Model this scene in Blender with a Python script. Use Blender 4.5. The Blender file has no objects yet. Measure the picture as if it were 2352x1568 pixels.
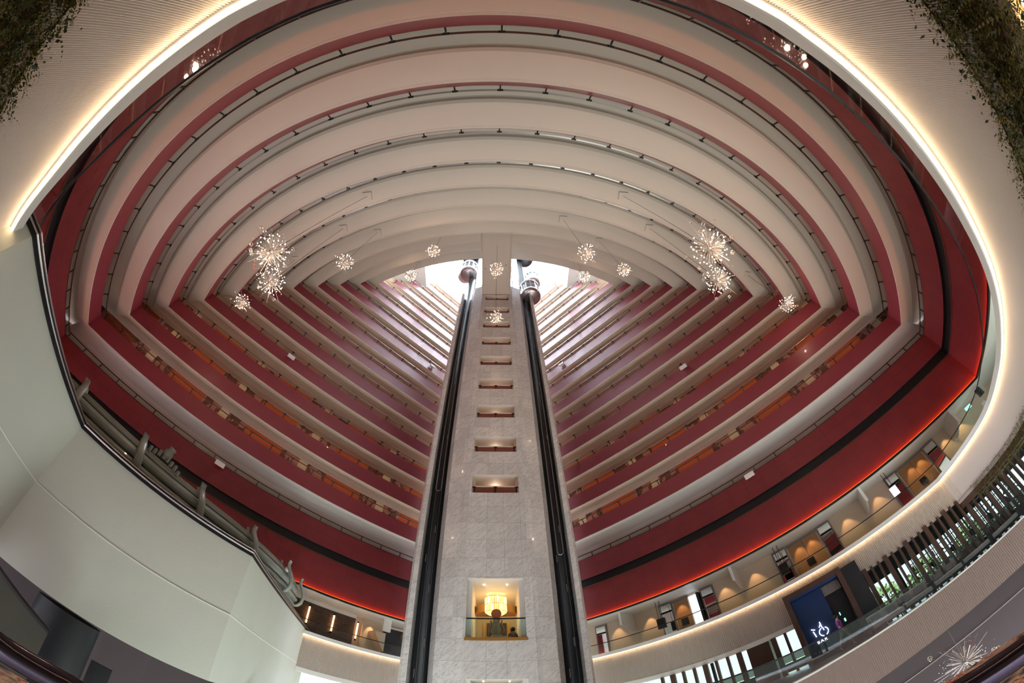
import bpy, math, random
from math import sin, cos, pi, sqrt, radians, atan2, hypot
from mathutils import Vector, Matrix
random.seed(7)
SC = bpy.context.scene
COL = SC.collection
CZ = 8.0                      # height of the lens above the lobby ground; all z below are given relative to the lens

# ------------------------------------------------------------------ materials
def new_mat(name):
    m = bpy.data.materials.new(name); m.use_nodes = True
    nt = m.node_tree; nt.nodes.clear()
    out = nt.nodes.new('ShaderNodeOutputMaterial')
    return m, nt, out
def N(nt, t, **kw):
    n = nt.nodes.new(t)
    for k, v in kw.items():
        if k.startswith('i_'): n.inputs[k[2:].replace('_', ' ')].default_value = v
        else: setattr(n, k, v)
    return n
def M_(nt, op, a, b=None, c=None):
    n = nt.nodes.new('ShaderNodeMath'); n.operation = op
    for i, x in enumerate((a, b, c)):
        if x is None: continue
        if isinstance(x, (int, float)): n.inputs[i].default_value = x
        else: nt.links.new(x, n.inputs[i])
    return n.outputs[0]
def mixc(nt, f, a, b):
    n = nt.nodes.new('ShaderNodeMix'); n.data_type = 'RGBA'
    for s, x in ((0, f), (6, a), (7, b)):
        if isinstance(x, (int, float)): n.inputs[s].default_value = x
        elif isinstance(x, tuple): n.inputs[s].default_value = (*x, 1)
        else: nt.links.new(x, n.inputs[s])
    return n.outputs[2]
def principled(nt, out, col, rough=.6, metal=0, spec=.5, coat=0):
    p = nt.nodes.new('ShaderNodeBsdfPrincipled')
    if isinstance(col, tuple): p.inputs['Base Color'].default_value = (*col, 1)
    else: nt.links.new(col, p.inputs['Base Color'])
    p.inputs['Roughness'].default_value = rough; p.inputs['Metallic'].default_value = metal
    p.inputs['Specular IOR Level'].default_value = spec; p.inputs['Coat Weight'].default_value = coat
    nt.links.new(p.outputs[0], out.inputs[0]); return p
def paint(name, col, rough=.6, metal=0, var=.06, scale=1.5, spec=.4, coat=0, bump=0):
    m, nt, out = new_mat(name)
    tc = N(nt, 'ShaderNodeTexCoord'); no = N(nt, 'ShaderNodeTexNoise'); no.inputs['Scale'].default_value = scale
    no.inputs['Detail'].default_value = 5
    nt.links.new(tc.outputs['Object'], no.inputs['Vector'])
    c = mixc(nt, no.outputs['Fac'], tuple(x*(1-var) for x in col), tuple(min(1, x*(1+var)) for x in col))
    p = principled(nt, out, c, rough, metal, spec, coat)
    if bump:
        b = N(nt, 'ShaderNodeBump'); b.inputs['Strength'].default_value = bump; b.inputs['Distance'].default_value = .02
        n2 = N(nt, 'ShaderNodeTexNoise'); n2.inputs['Scale'].default_value = 30
        nt.links.new(tc.outputs['Object'], n2.inputs['Vector'])
        nt.links.new(n2.outputs['Fac'], b.inputs['Height']); nt.links.new(b.outputs[0], p.inputs['Normal'])
    return m
def emit(name, col, s, sample=True):
    m, nt, out = new_mat(name)
    e = N(nt, 'ShaderNodeEmission'); e.inputs[0].default_value = (*col, 1); e.inputs[1].default_value = s
    nt.links.new(e.outputs[0], out.inputs[0])
    if not sample: m.cycles.emission_sampling = 'NONE'
    return m
def glass(name, tint=(.9, 1, .97), gloss=.1):
    m, nt, out = new_mat(name)
    t = N(nt, 'ShaderNodeBsdfTransparent'); t.inputs[0].default_value = (*tint, 1)
    g = N(nt, 'ShaderNodeBsdfGlossy'); g.inputs['Roughness'].default_value = .03
    f = N(nt, 'ShaderNodeFresnel'); f.inputs[0].default_value = 1.45
    a = M_(nt, 'MINIMUM', M_(nt, 'ADD', f.outputs[0], 0), gloss)
    mx = N(nt, 'ShaderNodeMixShader'); nt.links.new(a, mx.inputs[0])
    nt.links.new(t.outputs[0], mx.inputs[1]); nt.links.new(g.outputs[0], mx.inputs[2])
    nt.links.new(mx.outputs[0], out.inputs[0]); return m
def uvmat(name, fn, rough=.55, spec=.4, coat=0):
    m, nt, out = new_mat(name)
    uv = N(nt, 'ShaderNodeUVMap'); uv.uv_map = 'UVMap'
    sp = N(nt, 'ShaderNodeSeparateXYZ'); nt.links.new(uv.outputs[0], sp.inputs[0])
    c = fn(nt, sp.outputs[0], sp.outputs[1], uv.outputs[0])
    principled(nt, out, c, rough, 0, spec, coat); return m

MT = {}
LV = dict(wash=75, corr=34, down=(.93, 1, .91), dstr=2.9, hor=1.25, sky=22.0, exp=.2)
MT['cream'] = paint('cream_plaster', (.72, .66, .58), .55, var=.05, scale=.25)
MT['cream_warmlit'] = paint('cream_plaster_warmlit', (.72, .60, .48), .6, var=.06, scale=.3)  # the same cream, with warm corridor light put into its colour
MT['white'] = paint('white_plaster', (.78, .76, .73), .5, var=.05, scale=.5)
MT['bridge_white'] = paint('white_render', (.54, .56, .50), .6, var=.10, scale=.35, bump=.25)
MT['red'] = paint('burgundy_paint', (.26, .036, .052), .42, var=.07, scale=.8, spec=.5, coat=.1)
MT['black'] = paint('black_metal', (.012, .012, .014), .35, var=.1)
MT['dark'] = paint('dark_panel', (.008, .009, .012), .5, var=.3, scale=4)
MT['brown'] = paint('dark_wood', (.075, .035, .022), .5, var=.25, scale=3)
MT['bronze'] = paint('bronze_metal', (.16, .12, .10), .35, metal=.8, var=.1)
MT['rail'] = paint('satin_steel', (.45, .42, .42), .3, metal=.9, var=.05)
MT['rail_dark'] = paint('dark_bronze', (.10, .055, .05), .35, metal=.6, var=.05)
MT['chrome'] = paint('chrome', (.7, .7, .72), .12, metal=1, var=.03)
MT['podmetal'] = paint('pod_steel', (.55, .52, .55), .22, metal=.85, var=.08)
MT['podwhite'] = paint('pod_white', (.85, .86, .9), .3, var=.03)
MT['amber'] = paint('amber_panel', (.20, .055, .035), .4)
MT['gloss'] = paint('glossy_dark_column', (.008, .010, .014), .45, var=.1)
MT['hrail'] = paint('polished_dark_metal', (.05, .04, .055), .12, metal=.9)
MT['stone'] = paint('grey_green_stone', (.24, .255, .22), .34, var=.12, scale=2, coat=.25)
MT['gold'] = paint('gold_trim', (.50, .27, .08), .3, metal=.5, var=.08)
MT['warmwall'] = paint('warm_beige_wall', (.62, .50, .38), .6, var=.07, scale=.6)
MT['greyframe'] = paint('grey_frame', (.20, .18, .17), .4, var=.08)
MT['blue'] = paint('deep_blue', (.018, .055, .19), .6, var=.1)
MT['sofa'] = paint('pale_upholstery', (.50, .44, .46), .8, var=.08, scale=8)
MT['cushion'] = paint('woven_cushion', (.22, .20, .22), .9, var=.6, scale=40)
MT['glass'] = glass('clear_glass')
MT['glassd'] = glass('tinted_glass', (.55, .62, .60), .25)
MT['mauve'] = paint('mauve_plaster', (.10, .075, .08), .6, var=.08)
MT['olive'] = paint('olive_panel', (.06, .06, .045), .55, var=.15)
MT['skin'] = paint('skin', (.55, .33, .24), .5, var=.05)
MT['hair'] = paint('black_hair', (.012, .01, .01), .5, var=.2)
MT['cloth_purple'] = paint('purple_shirt', (.22, .05, .26), .8)
MT['cloth_khaki'] = paint('khaki_trousers', (.20, .17, .14), .8)
MT['statue'] = paint('cast_bronze', (.30, .27, .22), .4, metal=.7, var=.4, scale=14)
MT['disc'] = paint('copper_disc', (.55, .20, .10), .35, metal=.5, var=.12, scale=10)
MT['redpetal'] = paint('red_glass', (.62, .03, .02), .3)
MT['leaf1'] = paint('fern_green', (.085, .095, .012), .6, var=.5, scale=3)
MT['leaf2'] = paint('dark_leaf', (.022, .035, .012), .45, var=.4, scale=5)
MT['leaf3'] = paint('olive_fern', (.17, .13, .018), .6, var=.4, scale=4)
MT['bulb'] = emit('bulb_glow', (1, .82, .62), 12, sample=False)
MT['ledw'] = emit('warm_led', (1, .70, .40), 15)
MT['ledo'] = emit('orange_led', (1, .20, .012), 3.0)
MT['ledo2'] = emit('orange_led_cove', (1, .16, .01), 16)
MT['tube'] = emit('amber_tube', (1, .5, .18), 7)
MT['crystal'] = emit('crystal_glow', (1, .52, .13), 3.2)
MT['crystal2'] = emit('crystal_hot', (1, .72, .32), 12)
MT['signw'] = emit('lit_sign', (1, .80, .62), 6)
MT['exit'] = emit('exit_green', (.25, .9, .7), 2.2)
MT['screen'] = emit('lit_screen', (.72, .66, 1), 1.6)
MT['spot'] = emit('spot_bulb', (1, .72, .45), 18, sample=False)

def f_clad(nt, u, v, uv):      # cladding with vertical panel joints and one horizontal joint
    a = M_(nt, 'FRACT', M_(nt, 'DIVIDE', u, 1.22))
    l1 = M_(nt, 'LESS_THAN', M_(nt, 'ABSOLUTE', M_(nt, 'SUBTRACT', a, .5)), .008)
    b = M_(nt, 'LESS_THAN', M_(nt, 'ABSOLUTE', M_(nt, 'SUBTRACT', v, 10.35)), .012)
    l = M_(nt, 'MAXIMUM', l1, b)
    no = N(nt, 'ShaderNodeTexNoise'); no.inputs['Scale'].default_value = .8; nt.links.new(uv, no.inputs['Vector'])
    wv = N(nt, 'ShaderNodeTexNoise'); wv.inputs['Scale'].default_value = 24; nt.links.new(uv, wv.inputs['Vector'])
    c = mixc(nt, no.outputs['Fac'], (.14, .017, .021), (.23, .029, .035))
    c = mixc(nt, M_(nt, 'MULTIPLY', wv.outputs['Fac'], .25), c, (.16, .015, .02))
    return mixc(nt, M_(nt, 'MULTIPLY', l, .55), c, (.06, .008, .01))
MT['clad'] = uvmat('burgundy_cladding', f_clad, .5, .35, 0)
def f_corr(nt, u, v, uv):      # corridor wall: orange-brown, mural stretches with pale motifs, light door signs
    t = M_(nt, 'FRACT', M_(nt, 'DIVIDE', u, 7.4))
    mural = M_(nt, 'LESS_THAN', t, .55)
    sc = N(nt, 'ShaderNodeMapping'); sc.inputs['Scale'].default_value = (1.7, 1.2, 1); nt.links.new(uv, sc.inputs[0])
    vo = N(nt, 'ShaderNodeTexVoronoi'); vo.inputs['Scale'].default_value = 1.6; nt.links.new(sc.outputs[0], vo.inputs['Vector'])
    sp = N(nt, 'ShaderNodeSeparateColor'); nt.links.new(vo.outputs['Color'], sp.inputs[0])
    k = M_(nt, 'GREATER_THAN', sp.outputs[0], .5)
    pat = mixc(nt, k, (.11, .045, .035), (.32, .17, .14))
    base = mixc(nt, mural, (.40, .10, .035), pat)
    d = M_(nt, 'LESS_THAN', M_(nt, 'ABSOLUTE', M_(nt, 'SUBTRACT', t, .28)), .05)
    return mixc(nt, d, base, (.55, .52, .40))
MT['corr'] = uvmat('corridor_wall_mural', f_corr, .6)
def f_brick(nt, u, v, uv):
    b = N(nt, 'ShaderNodeTexBrick'); b.inputs['Scale'].default_value = 3.2
    b.inputs['Color1'].default_value = (.075, .045, .038, 1); b.inputs['Color2'].default_value = (.13, .085, .07, 1)
    b.inputs['Mortar'].default_value = (.03, .022, .02, 1); b.inputs['Mortar Size'].default_value = .02
    b.inputs['Brick Width'].default_value = .6; b.inputs['Row Height'].default_value = .16
    nt.links.new(uv, b.inputs['Vector']); return b.outputs[0]
MT['brick'] = uvmat('slate_brick', f_brick, .7)
def marble():
    m, nt, out = new_mat('white_marble')
    tc = N(nt, 'ShaderNodeTexCoord'); sp = N(nt, 'ShaderNodeSeparateXYZ'); nt.links.new(tc.outputs['Object'], sp.inputs[0])
    vo = N(nt, 'ShaderNodeVectorMath'); vo.operation = 'FLOOR'
    mp = N(nt, 'ShaderNodeMapping'); mp.inputs['Location'].default_value = (.45, 0, -.34); nt.links.new(tc.outputs['Object'], mp.inputs[0])
    nt.links.new(mp.outputs[0], vo.inputs[0])
    wn = N(nt, 'ShaderNodeTexWhiteNoise'); nt.links.new(vo.outputs[0], wn.inputs[0])
    # veins: each slab gets its own offset
    sc = N(nt, 'ShaderNodeVectorMath'); sc.operation = 'SCALE'; sc.inputs['Scale'].default_value = 9
    nt.links.new(wn.outputs['Color'], sc.inputs[0])
    ad = N(nt, 'ShaderNodeVectorMath'); nt.links.new(tc.outputs['Object'], ad.inputs[0]); nt.links.new(sc.outputs[0], ad.inputs[1])
    mpr = N(nt, 'ShaderNodeMapping'); mpr.inputs['Rotation'].default_value = (0, .72, 0); nt.links.new(ad.outputs[0], mpr.inputs[0])
    mp2 = N(nt, 'ShaderNodeMapping'); mp2.inputs['Scale'].default_value = (.6, 1, 2.4); nt.links.new(mpr.outputs[0], mp2.inputs[0])
    n1 = N(nt, 'ShaderNodeTexNoise'); n1.inputs['Scale'].default_value = 2.6; n1.inputs['Detail'].default_value = 9; n1.inputs['Distortion'].default_value = .7
    nt.links.new(mp2.outputs[0], n1.inputs['Vector'])
    v = M_(nt, 'ABSOLUTE', M_(nt, 'SUBTRACT', n1.outputs['Fac'], .5))
    vein = M_(nt, 'LESS_THAN', v, .010)
    soft = M_(nt, 'SUBTRACT', 1, M_(nt, 'MINIMUM', M_(nt, 'MULTIPLY', v, 9), 1))
    base = mixc(nt, wn.outputs['Value'], (.70, .695, .69), (.84, .835, .83))
    c = mixc(nt, M_(nt, 'MULTIPLY', soft, .22), base, (.38, .37, .38))
    c = mixc(nt, M_(nt, 'MULTIPLY', vein, .35), c, (.22, .22, .24))
    z = M_(nt, 'FRACT', M_(nt, 'ADD', sp.outputs[2], .66))
    j = M_(nt, 'LESS_THAN', z, .014)
    jx = M_(nt, 'LESS_THAN', M_(nt, 'ABSOLUTE', M_(nt, 'SUBTRACT', M_(nt, 'ABSOLUTE', M_(nt, 'ADD', sp.outputs[0], .02)), .43)), .007)
    c = mixc(nt, M_(nt, 'MULTIPLY', M_(nt, 'MAXIMUM', j, jx), .6), c, (.25, .22, .19))
    principled(nt, out, c, .25, 0, .5, .1); return m
MT['marble'] = marble()
def carpet():
    m, nt, out = new_mat('patterned_carpet')
    tc = N(nt, 'ShaderNodeTexCoord')
    n1 = N(nt, 'ShaderNodeTexNoise'); n1.inputs['Scale'].default_value = 1.6; n1.inputs['Detail'].default_value = 8; n1.inputs['Distortion'].default_value = 2.5
    nt.links.new(tc.outputs['Object'], n1.inputs['Vector'])
    r = N(nt, 'ShaderNodeValToRGB'); nt.links.new(n1.outputs['Fac'], r.inputs[0])
    e = r.color_ramp.elements; e[0].position = .38; e[0].color = (.05, .06, .09, 1); e[1].position = .46; e[1].color = (.40, .30, .22, 1)
    for p_, c_ in ((.5, (.66, .50, .36, 1)), (.55, (.35, .05, .03, 1)), (.6, (.62, .48, .36, 1)), (.68, (.10, .08, .11, 1))):
        q = e.new(p_); q.color = c_
    principled(nt, out, r.outputs[0], .95, 0, .1); return m
MT['carpet'] = carpet()
def screen_tint():
    m, nt, out = new_mat('drum_shade')
    tc = N(nt, 'ShaderNodeTexCoord'); sp = N(nt, 'ShaderNodeSeparateXYZ'); nt.links.new(tc.outputs['Object'], sp.inputs[0])
    principled(nt, out, (.6, .45, .25), .5); return m

# ------------------------------------------------------------------ mesh builder
class MB:
    def __init__(s): s.v = []; s.f = []; s.uv = []; s.smooth = False
    def face(s, idx, uv=None): s.f.append(tuple(idx)); s.uv.append(uv)
    def poly(s, pts, uv=None):
        b = len(s.v); s.v += [tuple(p) for p in pts]; s.face(range(b, b+len(pts)), uv)
    def box(s, x0, x1, y0, y1, z0, z1, mat=None):
        P = [(x, y, z) for z in (z0, z1) for y in (y0, y1) for x in (x0, x1)]
        s.hexa(P, mat)
    def hexa(s, P, mat=None):
        if mat is not None: P = [tuple(mat @ Vector(p)) for p in P]
        b = len(s.v); s.v += P
        for q in ((0, 2, 3, 1), (4, 5, 7, 6), (0, 1, 5, 4), (2, 6, 7, 3), (0, 4, 6, 2), (1, 3, 7, 5)): s.face([b+k for k in q])
    def tube(s, pts, r, n=6, cap=True):
        pts = [Vector(p) for p in pts]; rings = []
        for i, p in enumerate(pts):
            d = (pts[min(i+1, len(pts)-1)]-pts[max(i-1, 0)]).normalized()
            a = d.cross(Vector((0, 0, 1)) if abs(d.z) < .95 else Vector((1, 0, 0))).normalized(); c = d.cross(a)
            rr = r[i] if isinstance(r, (list, tuple)) else r
            b = len(s.v); rings.append(b)
            s.v += [tuple(p+(a*cos(2*pi*k/n)+c*sin(2*pi*k/n))*rr) for k in range(n)]
        for i in range(len(rings)-1):
            for k in range(n): s.face([rings[i]+k, rings[i]+(k+1) % n, rings[i+1]+(k+1) % n, rings[i+1]+k])
        if cap: s.face([rings[0]+k for k in range(n)][::-1]); s.face([rings[-1]+k for k in range(n)])
    def lathe(s, prof, c=(0, 0, 0), n=24, a0=0, a1=2*pi):
        full = abs(a1-a0-2*pi) < 1e-6; m = n if full else n+1; base = len(s.v)
        for (r, z) in prof:
            for k in range(m):
                a = a0+(a1-a0)*k/n; s.v.append((c[0]+r*cos(a), c[1]+r*sin(a), c[2]+z))
        for j in range(len(prof)-1):
            for k in range(n):
                k2 = (k+1) % m
                s.face([base+j*m+k, base+j*m+k2, base+(j+1)*m+k2, base+(j+1)*m+k])
    def prism(s, poly, z0, z1):
        n = len(poly); b = len(s.v)
        s.v += [(x, y, z0) for x, y in poly]+[(x, y, z1) for x, y in poly]
        for k in range(n): s.face([b+k, b+(k+1) % n, b+n+(k+1) % n, b+n+k])
        s.face([b+k for k in range(n)][::-1]); s.face([b+n+k for k in range(n)])
    def sweep(s, lines, vs=None):
        """lines: one polyline (list of 3d points) per profile vertex, all of the same length"""
        m = len(lines[0]); base = len(s.v)
        for L in lines: s.v += [tuple(p) for p in L]
        U = [0.]
        for k in range(1, m): U.append(U[-1]+hypot(lines[0][k][0]-lines[0][k-1][0], lines[0][k][1]-lines[0][k-1][1]))
        for j in range(len(lines)-1):
            va, vb = (vs[j], vs[j+1]) if vs else (lines[j][0][2], lines[j+1][0][2])
            for k in range(m-1):
                s.face([base+j*m+k, base+j*m+k+1, base+(j+1)*m+k+1, base+(j+1)*m+k],
                       [(U[k], va), (U[k+1], va), (U[k+1], vb), (U[k], vb)])
    def ball(s, c, r, n=8, m=5):
        base = len(s.v)
        for j in range(1, m):
            a = pi*j/m
            for k in range(n): s.v.append((c[0]+r*sin(a)*cos(2*pi*k/n), c[1]+r*sin(a)*sin(2*pi*k/n), c[2]+r*cos(a)))
        t = len(s.v); s.v += [(c[0], c[1], c[2]+r), (c[0], c[1], c[2]-r)]
        for j in range(m-2):
            for k in range(n): s.face([base+j*n+k, base+(j+1)*n+k, base+(j+1)*n+(k+1) % n, base+j*n+(k+1) % n])
        for k in range(n):
            s.face([t, base+k, base+(k+1) % n]); s.face([t+1, base+(m-2)*n+(k+1) % n, base+(m-2)*n+k])
    def build(s, name, mat, parent=None, lift=True, loc=None, mods=None):
        me = bpy.data.meshes.new(name)
        vv = [(x, y, z+(CZ if lift else 0)) for x, y, z in s.v]
        me.from_pydata(vv, [], s.f)
        if any(u is not None for u in s.uv):
            L = me.uv_layers.new(name='UVMap'); k = 0
            for f, u in zip(s.f, s.uv):
                for q in range(len(f)):
                    L.data[k].uv = u[q] if u else (0, 0)
                    k += 1
        me.materials.append(MT[mat] if isinstance(mat, str) else mat)
        if s.smooth:
            for p in me.polygons: p.use_smooth = True
        o = bpy.data.objects.new(name, me); COL.objects.link(o)
        if parent is not None: o.parent = parent
        if loc is not None: o.location = loc
        return o
def link_copy(src, parent=None):
    o = src.copy(); COL.objects.link(o); o.parent = parent
    return o
def thing(name, label, cat, group=None, loc=(0, 0, 0), rz=0):
    o = bpy.data.objects.new(name, None); COL.objects.link(o)
    o.location = (loc[0], loc[1], loc[2]); o.rotation_euler = (0, 0, rz); o.empty_display_size = .2
    o['label'] = label; o['category'] = cat
    if group: o['group'] = group
    return o
def tag(o, label, cat, group=None, kind=None):
    o['label'] = label; o['category'] = cat
    if group: o['group'] = group
    if kind: o['kind'] = kind
    return o
def struct(o, label=None):
    o['kind'] = 'structure'
    if label: o['label'] = label
    return o

# ------------------------------------------------------------------ plan of the atrium
AL, DL, AR, DR = .75324, 24.15, .77705, 23.65
nL, tL = (-sin(AL), cos(AL)), (cos(AL), sin(AL))
nR, tR = (sin(AR), cos(AR)), (cos(AR), -sin(AR))
RAD, CX = 39.4, .1
def PL(s, o=0): return (nL[0]*(DL+o)+tL[0]*s, nL[1]*(DL+o)+tL[1]*s)
def PR(s, o=0): return (nR[0]*(DR+o)+tR[0]*s, nR[1]*(DR+o)+tR[1]*s)
def corner(side, yc, o):
    n, t, D = (nL, tL, DL) if side == 'L' else (nR, tR, DR)
    cx, cy, R = CX, yc+RAD, RAD+o
    px, py = n[0]*(D+o)-cx, n[1]*(D+o)-cy
    b = px*t[0]+py*t[1]; c = px*px+py*py-R*R; q = sqrt(max(b*b-c, 0))
    return -b-q if side == 'L' else -b+q
NA = 84
def ring(yc, o, part='LAR', z=0, sL=20.5, sR=-22):
    out = []
    a, b = corner('L', yc, o), corner('R', yc, o)
    if 'L' in part:
        for k in range(13): s = sL+(a-sL)*k/12; out.append(PL(s, o))
    if 'A' in part:
        p, q = PL(a, o), PR(b, o); cy = yc+RAD
        a0, a1 = atan2(p[1]-cy, p[0]-CX), atan2(q[1]-cy, q[0]-CX)
        if a0 > 0: a0 -= 2*pi
        for k in range(NA+1):
            if k == 0 and 'L' in part: continue
            t = a0+(a1-a0)*k/NA; out.append((CX+(RAD+o)*cos(t), cy+(RAD+o)*sin(t)))
    if 'R' in part:
        for k in range(13):
            if k == 0 and 'A' in part: continue
            s = b+(sR-b)*k/12; out.append(PR(s, o))
    return [(x, y, z) for x, y in out]
def rsweep(mb, yc, prof, part='LAR'):
    mb.sweep([ring(yc, o, part, z) for o, z in prof], [z for o, z in prof])
def rim(i): return -4.3+1.906*i
def text_mesh(name, cu, T):
    t_ = bpy.data.objects.new('tmp', cu); COL.objects.link(t_); bpy.context.view_layer.update()
    me = bpy.data.meshes.new_from_object(t_); bpy.data.objects.remove(t_)
    o = bpy.data.objects.new(name, me); COL.objects.link(o); o.parent = T; return o
def ordinal(k): return ['first', 'second', 'third', 'fourth', 'fifth', 'sixth', 'seventh', 'eighth', 'ninth', 'tenth', 'eleventh', 'twelfth', 'thirteenth', 'fourteenth', 'fifteenth'][k]

# ------------------------------------------------------------------ balcony post (shared mesh)
pm = MB()
for (y0, z0, y1, z1) in ((.05, -.10, .02, .08), (.02, .08, -.06, .22), (-.06, .22, -.17, .31)):
    pm.hexa([(-.035, y0-.02, z0), (.035, y0-.02, z0), (-.035, y0+.02, z0), (.035, y0+.02, z0),
             (-.035, y1-.02, z1), (.035, y1-.02, z1), (-.035, y1+.02, z1), (.035, y1+.02, z1)])
pm.box(-.13, .13, -.22, -.12, .29, .312)
post_mesh = None
def place_post(x, y, z, ang, parent):
    global post_mesh
    if post_mesh is None:
        o = pm.build('post', 'black', parent, lift=False); post_mesh = o.data
    else:
        o = bpy.data.objects.new('post', post_mesh); COL.objects.link(o); o.parent = parent
    o.location = (x, y, z+CZ); o.rotation_euler = (0, 0, ang)

# ------------------------------------------------------------------ balcony tiers
for i in range(15):
    z0 = 12.85+3*i; yc = rim(i)
    full = i <= 10
    if i == 0: lab = 'lowest burgundy balcony ring, above the white cove and the black framed railing'
    elif i <= 10: lab = 'burgundy fronted balcony ring with cream soffit, %s one above the white cove' % ordinal(i)
    elif i < 14: lab = 'upper balcony run under the skylight, %s above the last full curved ring' % ordinal(i-11)
    else: lab = 'topmost pale balcony run right beneath the glass roof'
    T = thing('balcony_tier', lab, 'balcony', 'balcony tiers stacked around the atrium')
    parts = ['LAR'] if full else ['L', 'R']
    mb = MB()
    for p in parts: rsweep(mb, yc, [(.02, z0), (0, z0+.02), (0, z0+1.27), (.12, z0+1.27), (.12, z0+.3)], p)
    mb.build('parapet', 'red', T)
    mb = MB()
    for p in parts: rsweep(mb, yc, [(-.015, z0+.02), (-.015, z0-.03), (.02, z0-.03)], p)
    mb.build('edge_trim', 'cream', T)
    if full:
        mb = MB()
        rsweep(mb, yc, [(.0, z0-.02), (.09, z0-.02), (.10, z0), (.12, z0), (.13, z0-.02), (1.30, z0-.02), (1.48, z0+.05), (1.62, z0+.26), (1.7, z0+.3), (4.6, z0+.3), (4.6, z0+.5), (.12, z0+.5)], 'A')
        mb.build('curved_soffit', 'cream', T)
    mb = MB()
    if i == 0: pr = [(0, z0-.02), (.08, z0-.02), (.1, z0), (.14, z0-.02), (.5, z0-.12), (1.1, z0-.45), (1.7, z0-1.1), (1.75, z0-1.8)]
    else: pr = [(.0, z0-.02), (.10, z0-.02), (.12, z0), (.15, z0), (.17, z0-.02), (.45, z0), (.62, z0+.07), (.74, z0+.20), (.80, z0+.30), (.84, z0+.31), (1.5, z0+.33), (1.53, z0+.30), (1.56, z0+.33), (2.3, z0+.33), (2.3, z0+.5), (.12, z0+.5)]
    for p in 'LR': rsweep(mb, yc, pr, p)
    if i == 0:
        for p in 'LR': rsweep(mb, -4.95, [(o_, q_+.012) for o_, q_ in pr], p)
    mb.build('wing_soffit', 'white' if i == 0 else 'cream_warmlit', T)
    mb = MB()
    for p in ('L', 'R'): rsweep(mb, yc, [(2.2, z0+.4), (2.2, z0+3.4)], p)
    if full: rsweep(mb, yc, [(2.35, z0+.4), (2.35, z0+3.4)], 'A')
    mb.build('corridor_wall', 'corr' if i < 9 else 'cream_warmlit', T)
    mb = MB()
    for p in parts: rsweep(mb, yc, [(-.21, z0+1.58), (-.13, z0+1.58), (-.13, z0+1.62), (-.21, z0+1.62), (-.21, z0+1.58)], p)
    mb.build('handrail', 'rail_dark' if i < 1 else 'rail', T)
    a, b = corner('L', yc, 0), corner('R', yc, 0)
    if i > 10: a, b = corner('L', rim(10), 0)+2.2, corner('R', rim(10), 0)-2.2
    zt = z0+1.27
    s = a+.35
    while s < 17.5:
        x, y = PL(s); place_post(x, y, zt, AL, T); s += 1.74
    s = b-.35
    while s > -18.5:
        x, y = PR(s); place_post(x, y, zt, -AR, T); s -= 1.74
    if i <= 5:
        cy = yc+RAD; p, q = PL(a), PR(b)
        a0, a1 = atan2(p[1]-cy, p[0]-CX), atan2(q[1]-cy, q[0]-CX)
        if a0 > 0: a0 -= 2*pi
        st = 2.035/RAD; k = 0; mid = -pi/2-.004
        n0 = int((mid-a0-.01)/st); t = mid-n0*st
        while t < a1-.01:
            place_post(CX+RAD*cos(t), cy+RAD*sin(t), zt, t-pi/2, T); t += st
# closing walls up to the roof, hidden above the topmost arc
mb = MB(); rsweep(mb, rim(10), [(.3, 44.2), (.3, 60)], 'A'); rsweep(mb, rim(10), [(.9, 56.5), (.9, 60.4)], 'L'); rsweep(mb, rim(10), [(.9, 56.5), (.9, 60.4)], 'R')
struct(mb.build('wall_upper', 'white'))

# ------------------------------------------------------------------ burgundy wall with black band, orange light line
YW = -4.95
mb = MB()
rsweep(mb, YW, [(0, 6.46), (0, 8.87)]); rsweep(mb, YW, [(0, 9.47), (0, 11.08)])
mb.sweep([ring(YW, 0, 'LAR', 11.08), ring(YW, 1.8, 'LAR', 11.08)])
struct(mb.build('wall_burgundy', 'clad'), 'burgundy panelled wall between the gallery and the balconies')
mb = MB(); rsweep(mb, YW, [(0, 8.87), (.16, 8.87), (.16, 9.47), (0, 9.47)])
struct(mb.build('trim_1', 'dark'), 'black recessed band running round the burgundy wall')
mb = MB(); rsweep(mb, YW, [(0, 8.80), (-.03, 8.80), (-.03, 8.87), (0, 8.87)])
struct(mb.build('trim_2', 'brown'))
mb = MB(); rsweep(mb, YW, [(0, 6.28), (-.16, 6.28), (-.16, 6.40), (0, 6.40), (0, 6.28)])
struct(mb.build('trim_3', 'black'), 'dark ledge under the burgundy wall')
mb = MB(); rsweep(mb, YW, [(-.14, 6.403), (-.04, 6.403)]); struct(mb.build('trim_16', 'ledo2'))
mb = MB(); rsweep(mb, YW, [(-.012, 6.415), (-.012, 6.45)])
struct(mb.build('trim_4', 'ledo'), 'orange light line along the foot of the burgundy wall')
# white storey behind rail 1 on the arc
mb = MB(); rsweep(mb, YW, [(1.8, 11.08), (1.8, 12.9)]); struct(mb.build('wall_cove', 'white'))
# black framed glass railing on top of the wall
T = thing('glass_railing', 'black framed glass railing on top of the burgundy wall', 'railing')
mb = MB()
for zz in (11.09, 11.46):
    rsweep(mb, YW, [(.0, zz), (.06, zz), (.06, zz+.05), (0, zz+.05), (0, zz)])
mb.build('rail_frame', 'rail_dark', T)
mb = MB(); rsweep(mb, YW, [(.03, 11.12), (.03, 11.48)]); mb.build('glass_pane', 'glass', T)
pp = MB(); pp.box(-.03, .03, -.01, .05, 0, .37); pmesh = None
def post2(x, y, ang):
    global pmesh
    if pmesh is None: o = pp.build('post', 'rail_dark', T, lift=False); pmesh = o.data
    else: o = bpy.data.objects.new('post', pmesh); COL.objects.link(o); o.parent = T
    o.location = (x, y, 11.11+CZ); o.rotation_euler = (0, 0, ang)
a, b = corner('L', YW, 0), corner('R', YW, 0)
s = a+.2
while s < 17: post2(*PL(s), AL); s += 1.66
s = b-.2
while s > -18: post2(*PR(s), -AR); s -= 1.66
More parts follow.
